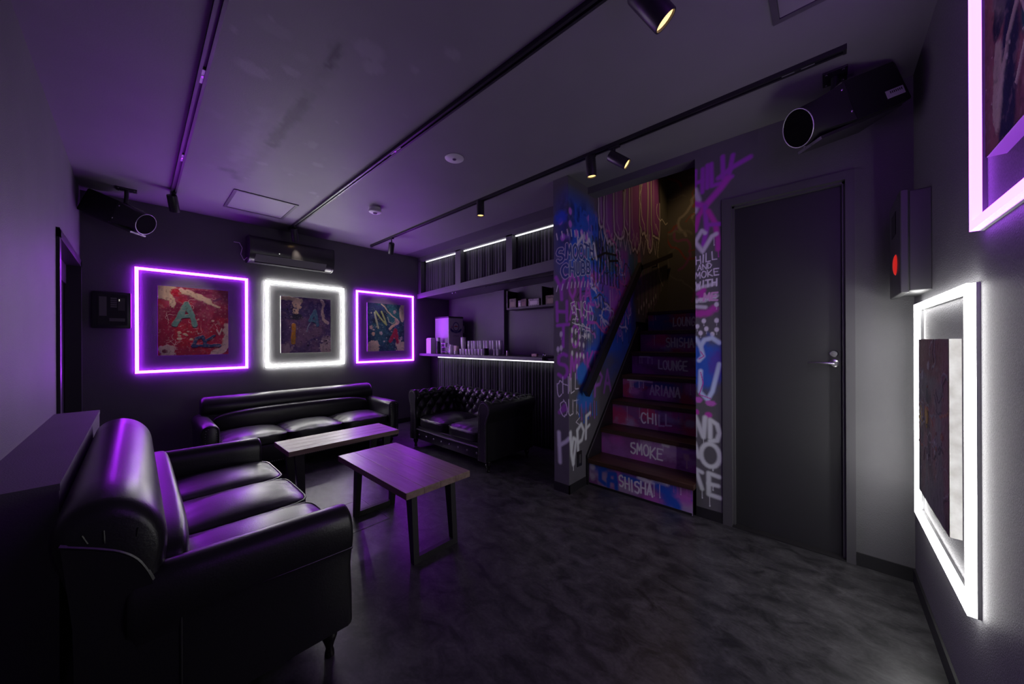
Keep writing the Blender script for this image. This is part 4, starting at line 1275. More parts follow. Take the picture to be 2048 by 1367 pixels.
def loft(poly, fn, stations):
    """closed outline swept through stations: [(t, inset)...]; fn(p2d, t)->3-D"""
    poly = smooth_poly(poly, 2, True)
    c = (sum(p[0] for p in poly) / len(poly), sum(p[1] for p in poly) / len(poly))
    n = len(poly)
    vs, fs = [], []
    for t, ins in stations:
        for p in poly:
            dx, dy = c[0] - p[0], c[1] - p[1]
            L = math.hypot(dx, dy)
            q_ = (p[0] + dx / L * min(ins, L * .9), p[1] + dy / L * min(ins, L * .9))
            vs.append(fn(q_, t))
    for i in range(len(stations) - 1):
        for k in range(n):
            fs.append((i * n + k, i * n + (k + 1) % n, (i + 1) * n + (k + 1) % n, (i + 1) * n + k))
    fs.append(tuple(range(n - 1, -1, -1)))
    fs.append(tuple((len(stations) - 1) * n + k for k in range(n)))
    return MB().add(vs, fs)
def ends(t0, t1, r_=.02, mid=1):
    return [(t0, r_), (t0 + r_ * .3, r_ * .35), (t0 + r_, 0)] + [(t0 + (t1 - t0) * i / mid, 0) for i in range(1, mid)] + [(t1 - r_, 0), (t1 - r_ * .3, r_ * .35), (t1, r_)]
def turned_leg(x, y, h):
    k = h / .13
    return MB().lathe([(.012, 0), (.017, .004 * k), (.016, .02 * k), (.012, .035 * k), (.019, .06 * k), (.026, .08 * k), (.027, .092 * k), (.02, .104 * k), (.024, .112 * k), (.03, .12 * k), (.03, h + .004)], 16, (x, y, 0))

# ---- near three-seater facing the tables, its back to the half wall
sa = thing('leather_sofa', 'black leather three-seat sofa with rolled back standing against the half wall', 'sofa', (.2, 2.08, 0))
y0, y1 = 1.335, 2.83
FZ = .12      # clearance under the near sofa
part(MB().box(-.09, .53, y0 + .02, y1 - .02, FZ, .335, .012), 'base', M_LEATHER, sa, smooth=True)
back = [(-.095, .15), (-.1, .45), (-.118, .58), (-.145, .665), (-.143, .735), (-.105, .775), (-.05, .785), (.0, .765), (.04, .72), (.06, .66), (.058, .60), (.05, .55), (.062, .48), (.095, .40), (.13, .34), (.12, .15)]
part(loft(back, lambda p, t: (p[0], t, p[1]), ends(y0 + .004, y1 - .004, .045, 6)), 'backrest', M_LEATHER, sa, smooth=True, angle=60)
# lumbar panel between roll and seat
part(cushion(.07, 2.083, .49, .10, 1.34, .25, .0, 5), 'back_cushion', M_LEATHER, sa, smooth=True, angle=80)
arm = [(.0, FZ), (.0, FZ), (.0, FZ), (.0, .40), (-.012, .43), (-.018, .48), (-.006, .535), (.03, .562), (.075, .56), (.105, .53), (.112, .47), (.112, FZ), (.112, FZ), (.112, FZ)]
for sgn, yy in ((1, y0), (-1, y1)):
    part(loft(arm, lambda p, t, sgn=sgn, yy=yy: (t, yy + sgn * p[0], p[1] + (t - .3) * -.02), ends(-.02, .552, .016, 4)), 'arm', M_LEATHER, sa, smooth=True, angle=60)
    # seam welts: along the flank, then round the scroll of the back
    s1 = [(.553, yy - sgn * .0, .405), (.4, yy - sgn * .002, .412), (.2, yy - sgn * .002, .425), (.075, yy - sgn * .002, .44)]
    part(MB().tube(s1, .006, 6), 'flank_welt', M_LEATHER2, sa, smooth=True)
    sc = smooth_poly([(.075, .43), (.053, .445), (.042, .49), (.028, .55), (.005, .61), (-.025, .645), (-.062, .668), (-.093, .684), (-.125, .70)], 2)
    part(MB().tube([(p[0], yy + sgn * .008, p[1]) for p in sc], .006, 6), 'scroll_welt', M_LEATHER2, sa, smooth=True)
    # flat side panel under the scroll
    pn = smooth_poly([(.085, .42), (.053, .44), (.04, .49), (.026, .55), (.003, .608), (-.026, .642), (-.062, .664), (-.093, .68), (-.122, .695)], 2) + [(-.105, .5), (-.1, FZ + .01), (.085, FZ + .01)]
    part(MB().prism(pn, lambda p, s, yy=yy, sgn=sgn: (p[0], yy + sgn * (.03 - .032 * s), p[1])), 'side_panel', M_LEATHER, sa, smooth=True, angle=50)
    part(MB().tube([(.083, yy - sgn * .003, .42), (.083, yy - sgn * .003, FZ + .012)], .003, 6), 'side_seam', M_LEATHER2, sa, smooth=True)
    # pleats gathered on the end of the roll
    for i, (a, b) in enumerate((((-.082, .69), (-.098, .735)), ((-.055, .68), (-.057, .738)), ((.0, .675), (.004, .715)))):
        part(MB().tube([(a[0], yy + sgn * .004, a[1]), ((a[0] + b[0]) / 2, yy + sgn * .003, (a[1] + b[1]) / 2), (b[0], yy + sgn * .022, b[1] - .008)], .002, 6), 'pleat', M_LEATHER, sa, smooth=True)
cl = (y1 - y0 - .224) / 3
for i in range(3):
    cy = y0 + .112 + cl * (i + .5)
    cu_ = part(cushion(.325, cy, .372, .50, cl + .004, .115, .024, 6.0, 20, seed=i, wrinkle=.002), 'seat_cushion', M_LEATHER, sa, smooth=True, angle=80)
    piping_loop(.325, cy, .412, .498, cl - .002, .0045, 7.0, 56).build('piping', M_LEATHER2, cu_, smooth=True)
for (a, b) in ((.49, y0 + .055), (.49, y1 - .055), (-.06, y0 + .055), (-.06, y1 - .055)):
    part(turned_leg(a, b, FZ), 'leg', M_LEG, sa, smooth=True)

# ---- three-seater along the back wall
sb = thing('leather_sofa', 'long black leather sofa with high rolled back along the back wall', 'sofa', (1.2, 4.05, 0))
x0, x1 = .355, 2.06
part(MB().box(x0 + .02, x1 - .02, 3.71, 4.36, .09, .27, .012), 'base', M_LEATHER, sb, smooth=True)
part(MB().box(x0 + .1, x1 - .1, 3.695, 3.73, .10, .275, .012), 'front_rail', M_LEATHER, sb, smooth=True)
backb = [(4.44, .12), (4.45, .45), (4.47, .58), (4.455, .645), (4.40, .672), (4.33, .66), (4.285, .61), (4.275, .545), (4.30, .49), (4.25, .45), (4.21, .38), (4.19, .3), (4.19, .12)]
part(loft(backb, lambda p, t: (t, p[0], p[1] - .0 * t), ends(x0 + .05, x1 - .02, .03, 8)), 'backrest', M_LEATHER, sb, smooth=True, angle=60)
part(cushion((x0 + x1) / 2, 4.235, .42, x1 - x0 - .24, .13, .24, 0, 3.5), 'back_cushion', M_LEATHER, sb, smooth=True, angle=80)
armb = [(.0, .09), (.0, .09), (.0, .09), (.0, .40), (-.012, .44), (-.006, .485), (.03, .51), (.075, .51), (.108, .485), (.112, .44), (.105, .09), (.105, .09), (.105, .09)]
for sgn, xx in ((1, x0), (-1, x1)):
    ar_ = part(loft(armb, lambda p, t, sgn=sgn, xx=xx: (xx + sgn * p[0], t, p[1]), ends(3.69, 4.4, .016, 3)), 'arm', M_LEATHER, sb, smooth=True, angle=60)
    arc_pts = [(xx + sgn * .008, .12), (xx + sgn * .006, .43), (xx + sgn * .012, .475), (xx + sgn * .04, .498), (xx + sgn * .07, .498), (xx + sgn * .096, .475), (xx + sgn * .1, .43), (xx + sgn * .098, .12)]
    MB().tube([(p[0], 3.687, p[1]) for p in arc_pts], .004, 6).build('front_welt', M_LEATHER2, ar_, smooth=True)
    nm = MB()
    path = [Vector((p[0], 0, p[1])) for p in arc_pts]
    for a, b in zip(path[:-1], path[1:]):
        kk = max(1, int((b - a).length / .018))
        for j in range(kk):
            p_ = a.lerp(b, j / kk)
            cxm = xx + sgn * .053
            px_ = p_.x + (.011 if p_.x < cxm else -.011)
            nm.lathe([(.0045, 0), (.003, .003), (0, .004)], 6, (px_, 3.69, p_.z - .004), (0, -1, 0))
    t_ = nm.build('nailheads', M_NAIL, ar_, smooth=True)
    t_['kind'] = 'stuff'
cl = (x1 - x0 - .22) / 3
for i in range(3):
    cx = x0 + .11 + cl * (i + .5)
    cu_ = part(cushion(cx, 3.945, .312, cl + .004, .53, .105, .03, 6.0, 18, seed=i + 5, wrinkle=.0035), 'seat_cushion', M_LEATHER, sb, smooth=True, angle=80)
    piping_loop(cx, 3.945, .345, cl - .002, .528, .004, 7.0, 52).build('piping', M_LEATHER2, cu_, smooth=True)
nm = MB()
for i in range(84):
    nm.lathe([(.004, 0), (.003, .003), (0, .0035)], 6, (x0 + .12 + i * .0175, 3.696, .115), (0, -1, 0))
t_ = part(nm, 'rail_nailheads', M_NAIL, sb, smooth=True)
t_['kind'] = 'stuff'
for (a, b) in ((x0 + .06, 3.75), (x1 - .06, 3.75), (x0 + .06, 4.33), (x1 - .06, 4.33)):
    part(turned_leg(a, b, .09), 'leg', M_LEG, sb, smooth=True)

# ---- buttoned two-seater in front of the bar
sc_ = thing('chesterfield_sofa', 'black buttoned leather two-seat sofa with scroll arms in front of the bar curtain', 'sofa', (2.4, 2.87, 0))
CX0, CX1, CY0, CY1 = 2.105, 2.78, 2.215, 3.53
CH = .645
def scroll_profile():
    """(w, z): w=0 outer face, grows inwards"""
    pts = [(.035, .10), (.035, .45)]
    c, r_ = (.065, CH - .075), .075
    pts += [(c[0] + r_ * math.cos(math.radians(a)), c[1] + r_ * math.sin(math.radians(a))) for a in range(215, -31, -11)]
    pts += [(.128, .5), (.13, .42), (.135, .34), (.14, .26)]
    return pts
def resample(pts, n):
    pts = np.array(pts)
    d = np.concatenate([[0], np.cumsum(np.hypot(*np.diff(pts, axis=0).T))])
    t = np.linspace(0, d[-1], n)
    return np.stack([np.interp(t, d, pts[:, 0]), np.interp(t, d, pts[:, 1])], -1), t
prof, tl = resample(scroll_profile(), 90)
tang = np.gradient(prof, axis=0)
nrm = np.stack([-tang[:, 1], tang[:, 0]], -1)
nrm /= np.linalg.norm(nrm, axis=1)[:, None]
def scroll_piece(name, L, place, depth, buttons=True, phase=0.0):
    ns = int(L / .008)
    s_ = np.linspace(0, L, ns)
    S, T = np.meshgrid(s_, tl)
    t_top = tl[np.argmax(prof[:, 1])]
    tt = T - t_top
    p, q_ = .125, .15
    a, b = S / p + tt / q_ + phase, S / p - tt / q_ + phase
    h = (np.abs(np.sin(PI * a)) * np.abs(np.sin(PI * b))) ** .45
    fade = np.clip((tt + .07) / .06, 0, 1) * np.clip((.34 - tt) / .05, 0, 1)
    D = (h - 1) * depth * fade
    W = prof[:, 0][:, None] + nrm[:, 0][:, None] * D * 1
    Zz = prof[:, 1][:, None] + nrm[:, 1][:, None] * D * 1
    X, Y = place(W, S)
    o = grid_obj(name, np.stack([X, Y, Zz], -1), M_LEATHER)
    reparent_world(o, sc_)
    bt_ = []
    for i in range(-8, 24):
        for j in range(-8, 24):
            # a=i, b=j -> S, tt
            s0 = p * ((i + j) / 2 - phase)
            t0 = q_ * (i - j) / 2
            if .02 < s0 < L - .02 and -.03 < t0 < .3:
                k = np.argmin(abs(tl - t_top - t0))
                bt_.append((s0, prof[k], nrm[k]))
    return o, bt_
# nrm may point inwards; flip so that it points out of the upholstery
mid_in = np.argmin(abs(prof[:, 1] - .40) + (prof[:, 0] < .1))
if nrm[mid_in, 0] < 0:
    nrm = -nrm
mb_btn = MB()
def add_btns(bt_, place, parent):
    for s0, p_, n_ in bt_:
        w_, z = p_[0] - n_[0] * .010, p_[1] - n_[1] * .010
        X, Y = place(np.array(w_), np.array(s0))
        X2, Y2 = place(np.array(w_ + n_[0]), np.array(s0))
        ax = Vector((float(X2 - X), float(Y2 - Y), float(n_[1]))).normalized()
        MB().lathe([(.009, -.004), (.009, .001), (.006, .004), (0, .005)], 8, (float(X), float(Y), float(z)), ax).build('button', M_LEATHER2, parent, smooth=True)
pl_near = lambda W, S: (CX0 + .01 + S, CY0 + W)
pl_far = lambda W, S: (CX0 + .01 + S, CY1 - W)
pl_back = lambda W, S: (CX1 - W, CY0 + .02 + S)
for nm_, pl, L, ph in (('arm', pl_near, CX1 - CX0 - .03, .25), ('arm', pl_far, CX1 - CX0 - .03, .25), ('backrest', pl_back, CY1 - CY0 - .04, .0)):
    o, bt_ = scroll_piece(nm_, L, pl, .034, phase=ph)
    add_btns(bt_, pl, o)
# end faces: scroll-shaped arm fronts with nailheads
for sgn, yy in ((1, CY0), (-1, CY1)):
    poly = [tuple(p_) for p_ in prof[::3]] + [(.14, .10)]
    af = part(MB().prism(poly, lambda p, s, yy=yy, sgn=sgn: (CX0 + .016 - .018 * s, yy + sgn * p[0], p[1])), 'arm_front', M_LEATHER, sc_, smooth=True, angle=30)
    MB().tube([(CX0 - .001, yy + sgn * p_[0], p_[1]) for p_ in poly], .0045, 6).build('front_welt', M_LEATHER2, af, smooth=True)
    nm = MB()
    pr2, t2 = resample(poly, 84)
    for p_ in pr2:
        cw, cz = .075, min(max(p_[1], .14), CH - .075)
        d_ = Vector((cw - p_[0], cz - p_[1]))
        if d_.length > 1e-6:
            d_ = d_.normalized() * .012
        nm.lathe([(.0042, 0), (.003, .003), (0, .0035)], 6, (CX0 - .002, yy + sgn * (p_[0] + d_.x), p_[1] + d_.y), (-1, 0, 0))
    t_ = nm.build('nailheads', M_NAIL, af, smooth=True)
    t_['kind'] = 'stuff'
    part(MB().box(CX0 + .02, CX1 - .035, min(yy + sgn * .036, yy + sgn * .06), max(yy + sgn * .036, yy + sgn * .06), .1, .46), 'side_panel', M_LEATHER, sc_)
part(MB().box(CX1 - .06, CX1 - .034, CY0 + .04, CY1 - .04, .1, .6), 'back_panel', M_LEATHER, sc_)
part(MB().box(CX0 + .02, CX1 - .05, CY0 + .1, CY1 - .1, .1, .25, .01), 'base', M_LEATHER, sc_, smooth=True)
part(MB().tube([(CX0 + .012, CY0 + .13, .215), (CX0 + .006, (CY0 + CY1) / 2, .213), (CX0 + .012, CY1 - .13, .215)], .011, 8), 'front_roll', M_LEATHER, sc_, smooth=True)
for i in range(8):
    yb = CY0 + .18 + i * (CY1 - CY0 - .36) / 7
    part(MB().lathe([(.011, 0), (.01, .004), (.006, .007), (0, .008)], 10, (CX0 + .02, yb, .155), (-1, 0, 0)), 'rail_stud', M_NAIL, sc_, smooth=True)
cl = (CY1 - CY0 - .27) / 2
for i in range(2):
    cy = CY0 + .135 + cl * (i + .5)
    cu_ = part(cushion(2.385, cy, .292, .545, cl + .004, .135, .028, 5.0, 20, seed=i + 9, wrinkle=.004), 'seat_cushion', M_LEATHER, sc_, smooth=True, angle=80)
    piping_loop(2.385, cy, .337, .535, cl - .006, .004, 6.0, 52).build('piping', M_LEATHER2, cu_, smooth=True)
for (a, b) in ((CX0 + .05, CY0 + .06), (CX0 + .05, CY1 - .06), (CX1 - .08, CY0 + .06), (CX1 - .08, CY1 - .06)):
    part(turned_leg(a, b, .10), 'leg', M_LEG, sc_, smooth=True)

# =================================================================== TABLES
def table(label, x0, x1, y0, y1, ztop, along, group):
    t = thing('coffee_table', label, 'table', ((x0 + x1) / 2, (y0 + y1) / 2, 0), group)
    th = .036
    nb = 4
    if along == 'y':
        w_ = (x1 - x0) / nb
        for i in range(nb):
            part(MB().box(x0 + w_ * i + .0002, x0 + w_ * (i + 1) - .0002, y0, y1, ztop - th, ztop, .0025), 'board', M_WOOD, t)
    else:
        w_ = (y1 - y0) / nb
        for i in range(nb):
            part(MB().box(x0, x1, y0 + w_ * i + .0002, y0 + w_ * (i + 1) - .0002, ztop - th, ztop, .0025), 'board', M_WOODX, t)
    zb = ztop - th
    def leg(c, s0, s1, e_top, e_bot, sgn):
        """c: cross position; e: end position of outer face; tapers from .07 to .032"""
        m_ = MB()
        pts = []
        for z, e, d in ((0, e_bot, .034), (zb, e_top, .062)):
            a, b = (e, e + sgn * d)
            lo, hi = min(a, b), max(a, b)
            if along == 'y':
                pts += [(s0, lo, z), (s1, lo, z), (s1, hi, z), (s0, hi, z)]
            else:
                pts += [(lo, s0, z), (hi, s0, z), (hi, s1, z), (lo, s1, z)]
        m_.hexa(pts)
        return part(m_, 'leg', M_IRON, t)
    if along == 'y':
        for e, sgn in ((y0, 1), (y1, -1)):
            for (a, b) in ((x0 + .075, x0 + .108), (x1 - .088, x1 - .055)):
                leg(0, a, b, e + sgn * .075, e + sgn * .05, sgn)
            lo = min(e + sgn * .052, e + sgn * .082)
            part(MB().box(x0 + .1, x1 - .08, lo, lo + .03, 0, .034), 'stretcher', M_IRON, t)
            lo = min(e + sgn * .08, e + sgn * .13)
            part(MB().box(x0 + .06, x1 - .04, lo, lo + .05, zb - .012, zb), 'cross_rail', M_WOOD, t)
    else:
        for e, sgn in ((x0, 1), (x1, -1)):
            for (a, b) in ((y0 + .05, y0 + .083), (y1 - .083, y1 - .05)):
                leg(0, a, b, e + sgn * .05, e + sgn * .085, sgn)
            lo = min(e + sgn * .087, e + sgn * .117)
            part(MB().box(lo, lo + .03, y0 + .07, y1 - .07, 0, .034), 'stretcher', M_IRON, t)
            lo = min(e + sgn * .06, e + sgn * .11)
            part(MB().box(lo, lo + .05, y0 + .04, y1 - .04, zb - .012, zb), 'cross_rail', M_WOODX, t)
    return t
G = 'low wooden tables between the sofas'
table('wide low wooden table with dark iron trestle legs on the open floor', .915, 1.335, 1.565, 2.43, .42, 'y', G)
table('long narrow low wooden table in front of the back-wall sofa', .715, 1.55, 2.765, 3.135, .42, 'x', G)

# floor hatch with a thin metal rim
fh = thing('floor_hatch', 'square floor hatch with thin metal rim under the low tables', 'hatch', (.93, 2.4, 0))
m_ = MB()
hx0, hx1, hy0, hy1 = .72, 1.15, 2.17, 2.6
for (a, b, c, d) in ((hx0, hx1, hy0, hy0 + .004), (hx0, hx1, hy1 - .004, hy1), (hx0, hx0 + .004, hy0, hy1), (hx1 - .004, hx1, hy0, hy1)):
    part(MB().box(a, b, c, d, -.001, .002), 'rim', mat('hatch_trim', (.2, .2, .2), .5, metal=.5), fh)
part(MB().box(hx0 + .008, hx1 - .008, hy0 + .008, hy1 - .008, -.001, .0012), 'cover', M_FLOOR, fh)

# =================================================================== CEILING FITTINGS
def track(label, x, ya, yb, joints, group):
    t = thing('lighting_track', label, 'track', (x, (ya + yb) / 2, ZC), group)
    part(MB().box(x - .018, x - .006, ya, yb, ZC - .022, ZC + .001), 'side_flange', M_BLACKM, t)
    part(MB().box(x + .006, x + .018, ya, yb, ZC - .022, ZC + .001), 'side_flange', M_BLACKM, t)
    part(MB().box(x - .006, x + .006, ya, yb, ZC - .010, ZC + .001), 'groove', M_BLACK, t)
    for e in (ya, yb):
        part(MB().box(x - .019, x + .019, e - .006, e + .006, ZC - .024, ZC + .001), 'end_cap', M_BLACKM, t)
    for j in joints:
        cn = part(MB().box(x - .006, x + .006, j - .06, j + .06, ZC - .0185, ZC - .009), 'connector', M_ALU, t)
        MB().box(x - .004, x + .004, j - .012, j + .012, ZC - .0205, ZC - .018).build('contact', M_CHROME, cn)
    return t
G = 'lighting tracks on the ceiling'
track('black ceiling track running closest to the left wall', .218, YR + .02, 4.12, (2.2, 3.27), G)
track('black ceiling track running over the middle of the room to the air conditioner', 1.172, YR + .02, 4.44, (2.12,), G)
track('black ceiling track running past the stairs and the bar', 2.11, -.06, 4.44, (.1,), G)

def spot(label, x, y, aim, lit, group, track_x, drop=.075, L=.135, rad=.034, cone=37):
    aim = Vector(aim).normalized()
    t = thing('track_spotlight', label, 'spotlight', (x, y, ZC - .022), group)
    part(MB().box(track_x - .014, track_x + .014, y - .035, y + .035, ZC - .035, ZC - .02, .003), 'adapter', M_BLACKM, t)
    piv = Vector((x, y, ZC - drop))
    part(MB().tube([(track_x, y, ZC - .034), (track_x, y, ZC - drop + .012), piv], .007, 8), 'stem', M_BLACKM, t, smooth=True)
    part(MB().lathe([(.012, -.01), (.013, .0), (.012, .01)], 10, piv, (1, 0, 0)), 'knuckle', M_CHROME, t, smooth=True)
    top = piv - aim * .02
    h = MB().lathe([(.0, 0), (rad * .92, 0), (rad, .006), (rad, L - .004), (rad * .97, L), (rad * .86, L), (rad * .84, L - .012), (.0, L - .012)], 24, top, aim)
    hd_ = part(h, 'housing', M_BLACKM, t, smooth=True)
    part(MB().lathe([(rad * .83, L - .011), (rad * .82, L - .008), (0, L - .005)], 20, top, aim), 'lens', M_WARM if lit else mat('dead_lens', (.08, .07, .06), .2), t, smooth=True)
    if lit:
        ld = bpy.data.lights.new('spot_glow', 'SPOT')
        ld.energy = lit
        ld.color = (1, .82, .68)
        ld.spot_size = math.radians(cone)
        ld.spot_blend = .7
        ld.shadow_soft_size = .02
        lo = bpy.data.objects.new('spot_glow', ld)
        COL.objects.link(lo)
        lo.location = top + aim * (L + .004)
        lo.rotation_euler = Vector((0, 0, -1)).rotation_difference(aim).to_euler()
        lo.parent = t
        lo.location = lo.location - Vector(t.location)
    return t
G = 'spotlights on the ceiling tracks'
spot('slim black spotlight at the end of the track closest to the left wall', .21, 4.08, (.18, .54, -.94), 10.0, G, .218, .06)
spot('slim black spotlight at the end of the middle track before the air conditioner', 1.172, 4.3, (.2, .32, -.92), 10.0, G, 1.172, .065)
spot('slim black spotlight at the bar end of the track, next to the back wall', 2.11, 3.92, (.27, .7, -.9), 10.0, G, 2.11, .1)
spot('lit warm spotlight pointing down in front of the bar', 2.11, 2.313, (0, 0, -1), 1.6, G, 2.11, .035)
spot('lit warm spotlight hanging straight above the stair foot', 2.11, 1.195, (.1, -.02, -1), 1.6, G, 2.11, .045)
spot('lit warm spotlight tilted towards the door beside the stairs', 2.08, 1.02, (.25, -.75, -.6), .6, G, 2.11, .1)
spot('lit warm spotlight on the middle track, tilted over the open floor', 1.172, .47, (.42, -.5, -.75), 1.2, G, 1.172, .10, .15, .042)

# warm lamp of the floor above, up the stairs and out of the picture
ld = bpy.data.lights.new('stairwell_lamp_offscreen', 'SPOT')
ld.energy, ld.color, ld.spot_size, ld.spot_blend, ld.shadow_soft_size = 9, (1, .62, .25), math.radians(110), .6, .05
lo = bpy.data.objects.new('stairwell_lamp_offscreen', ld)
COL.objects.link(lo)
lo.location = (3.95, 1.0, 3.5)

def access(label, x0, x1, y0, y1, group):
    t = thing('ceiling_hatch', label, 'hatch', ((x0 + x1) / 2, (y0 + y1) / 2, ZC), group)
    for (a, b, c, d) in ((x0, x1, y0, y0 + .022), (x0, x1, y1 - .022, y1), (x0, x0 + .022, y0 + .022, y1 - .022), (x1 - .022, x1, y0 + .022, y1 - .022)):
        part(MB().box(a, b, c, d, ZC - .007, ZC + .001), 'rim', mat('hatch_rim', (.09, .085, .095), .4), t)
    part(MB().box(x0 + .024, x1 - .024, y0 + .024, y1 - .024, ZC - .004, ZC + .001), 'panel', mat('hatch_panel', (.235, .23, .242), .55), t)
G = 'ceiling access hatches'
access('square ceiling hatch with dark rim in front of the air conditioner', .558, 1.036, 3.655, 4.19, G)
access('square ceiling hatch with dark rim above the door corner', 1.31, 1.765, -.28, .16, G)

sm = thing('smoke_detector', 'round white smoke detector on the ceiling', 'smoke detector', (1.554, 3.2, ZC))
part(MB().lathe([(.055, 0), (.055, -.012), (.05, -.02)], 24, (1.554, 3.2, ZC + .001)), 'base', M_WHITEP, sm, smooth=True)
part(MB().lathe([(.052, -.018), (.058, -.03), (.056, -.042), (.04, -.05), (0, -.05)], 24, (1.554, 3.2, ZC)), 'cover', M_WHITEP, sm, smooth=True)
part(MB().lathe([(.02, -.05), (.016, -.056), (.0, -.057)], 14, (1.554, 3.2, ZC)), 'sensor', M_BLACKM, sm, smooth=True)
el = thing('emergency_light', 'flat round white emergency light plate on the ceiling', 'light fitting', (1.515, 1.93, ZC))
part(MB().lathe([(.066, 0), (.066, -.003), (.062, -.006), (0, -.006)], 32, (1.515, 1.93, ZC + .001)), 'plate', M_WHITEP, el, smooth=True)
part(MB().lathe([(.014, -.005), (.013, -.010), (.009, -.010), (.008, -.006), (0, -.006)], 18, (1.515, 1.93, ZC)), 'lens_ring', M_CHROME, el, smooth=True)
part(MB().lathe([(.008, -.005), (.006, -.011), (0, -.013)], 14, (1.515, 1.93, ZC)), 'bulb', M_BLACKM, el, smooth=True)

# ---- air conditioner
ac = thing('air_conditioner', 'dark wall-mounted air conditioner above the white glowing frame', 'air conditioner', (1.21, YB, 2.03))
ax0, ax1 = .80, 1.63
M_AC = mat('ac_black', (.035, .034, .036), .3)
pr = smooth_poly([(YB, 2.05), (YB - .10, 2.035), (YB - .17, 2.06), (YB - .205, 2.115), (YB - .215, 2.2), (YB - .205, 2.29), (YB - .17, 2.315), (YB, 2.32)], 2)
part(MB().prism(pr, lambda p, s: (ax0 + .012 + (ax1 - ax0 - .024) * s, p[0], p[1])), 'body', M_AC, ac, smooth=True, angle=50)
for e, w_ in ((ax0, .014), (ax1 - .014, .014)):
    part(MB().prism([(YB + (a - YB) * 1.02, 2.18 + (b - 2.18) * 1.03) for a, b in pr], lambda p, s, e=e, w_=w_: (e + w_ * s, p[0], p[1])), 'end_cheek', M_BLACKM, ac, smooth=True, angle=50)
part(MB().hexa([(ax0 + .05, YB - .150, 2.052), (ax1 - .09, YB - .150, 2.052), (ax1 - .09, YB - .212, 2.118), (ax0 + .05, YB - .212, 2.118), (ax0 + .05, YB - .155, 2.046), (ax1 - .09, YB - .155, 2.046), (ax1 - .09, YB - .218, 2.115), (ax0 + .05, YB - .218, 2.115)]), 'louvre', mat('ac_louvre', (.05, .05, .05), .3), ac)
part(MB().box(ax0 + .05, ax1 - .09, YB - .15, YB - .14, 2.036, 2.05), 'outlet_slot', M_BLACK, ac)
part(MB().lathe([(.005, 0), (.003, .003), (0, .003)], 8, (1.06, YB - .2165, 2.15), (0, -1, 0)), 'indicator', M_AMBER, ac, smooth=True)
part(MB().tube([(.70, YB - .003, 2.25), (.745, YB - .02, 2.245), (.765, YB - .04, 2.19), (.75, YB - .05, 2.12), (.775, YB - .06, 2.06), (.80, YB - .08, 2.09)], .0035, 6), 'cable', M_WHITEP, ac, smooth=True)

# ---- alarm panel on the back wall
pn = thing('control_panel', 'black control panel with pale labels on the back wall beside the side door', 'panel', (-.14, YB, 1.31))
part(MB().box(-.255, -.027, YB - .045, YB + .001, 1.312, 1.632, .012), 'housing', M_BLACKM, pn, smooth=True)
part(MB().box(-.225, -.05, YB - .0475, YB - .04, 1.34, 1.61, .003), 'door', M_BLACK, pn)
M_LBL = mat('faded_label', (.16, .15, .15), .6)
part(MB().box(-.212, -.17, YB - .049, YB - .047, 1.42, 1.585), 'label_strip', M_LBL, pn)
for i in range(5):
    part(MB().box(-.148, -.112, YB - .049, YB - .047, 1.495 + i * .018, 1.508 + i * .018), 'key_row', M_LBL, pn)
part(MB().box(-.105, -.065, YB - .049, YB - .047, 1.47, 1.58), 'key_field', mat('key_field', (.08, .075, .07), .5), pn)
part(MB().box(-.155, -.065, YB - .049, YB - .047, 1.375, 1.402), 'name_plate', M_LBL, pn)
for i in range(2):
    part(MB().lathe([(.003, 0), (.002, .003), (0, .003)], 8, (-.098, YB - .049, 1.565 - i * .01), (0, -1, 0)), 'lamp', mat('panel_lamp', (.6, .6, .5), .3, emit=((1, .95, .8), .8)), pn, smooth=True)

# ---- alarm box with red lamp on the right wall
ab = thing('alarm_box', 'black alarm box with a round red lamp on the wall above the white frame', 'alarm box', (2.3, YR, 1.38))
part(MB().box(2.17, 2.47, YR - .001, YR + .062, 1.385, 1.802, .004), 'housing', mat('alarm_housing', (.04, .04, .042), .4), ab)
part(MB().box(2.162, 2.478, YR + .062, YR + .088, 1.378, 1.809, .004), 'cover', mat('alarm_cover', (.04, .04, .042), .35), ab)
part(MB().lathe([(.046, -.002), (.046, .002), (.04, .006), (.025, .009), (0, .010)], 24, (2.285, YR + .086, 1.515), (0, 1, 0)), 'lamp', M_RED, ab, smooth=True)
part(MB().box(2.27, 2.39, YR + .087, YR + .09, 1.65, 1.75), 'grille', M_BLACK, ab)

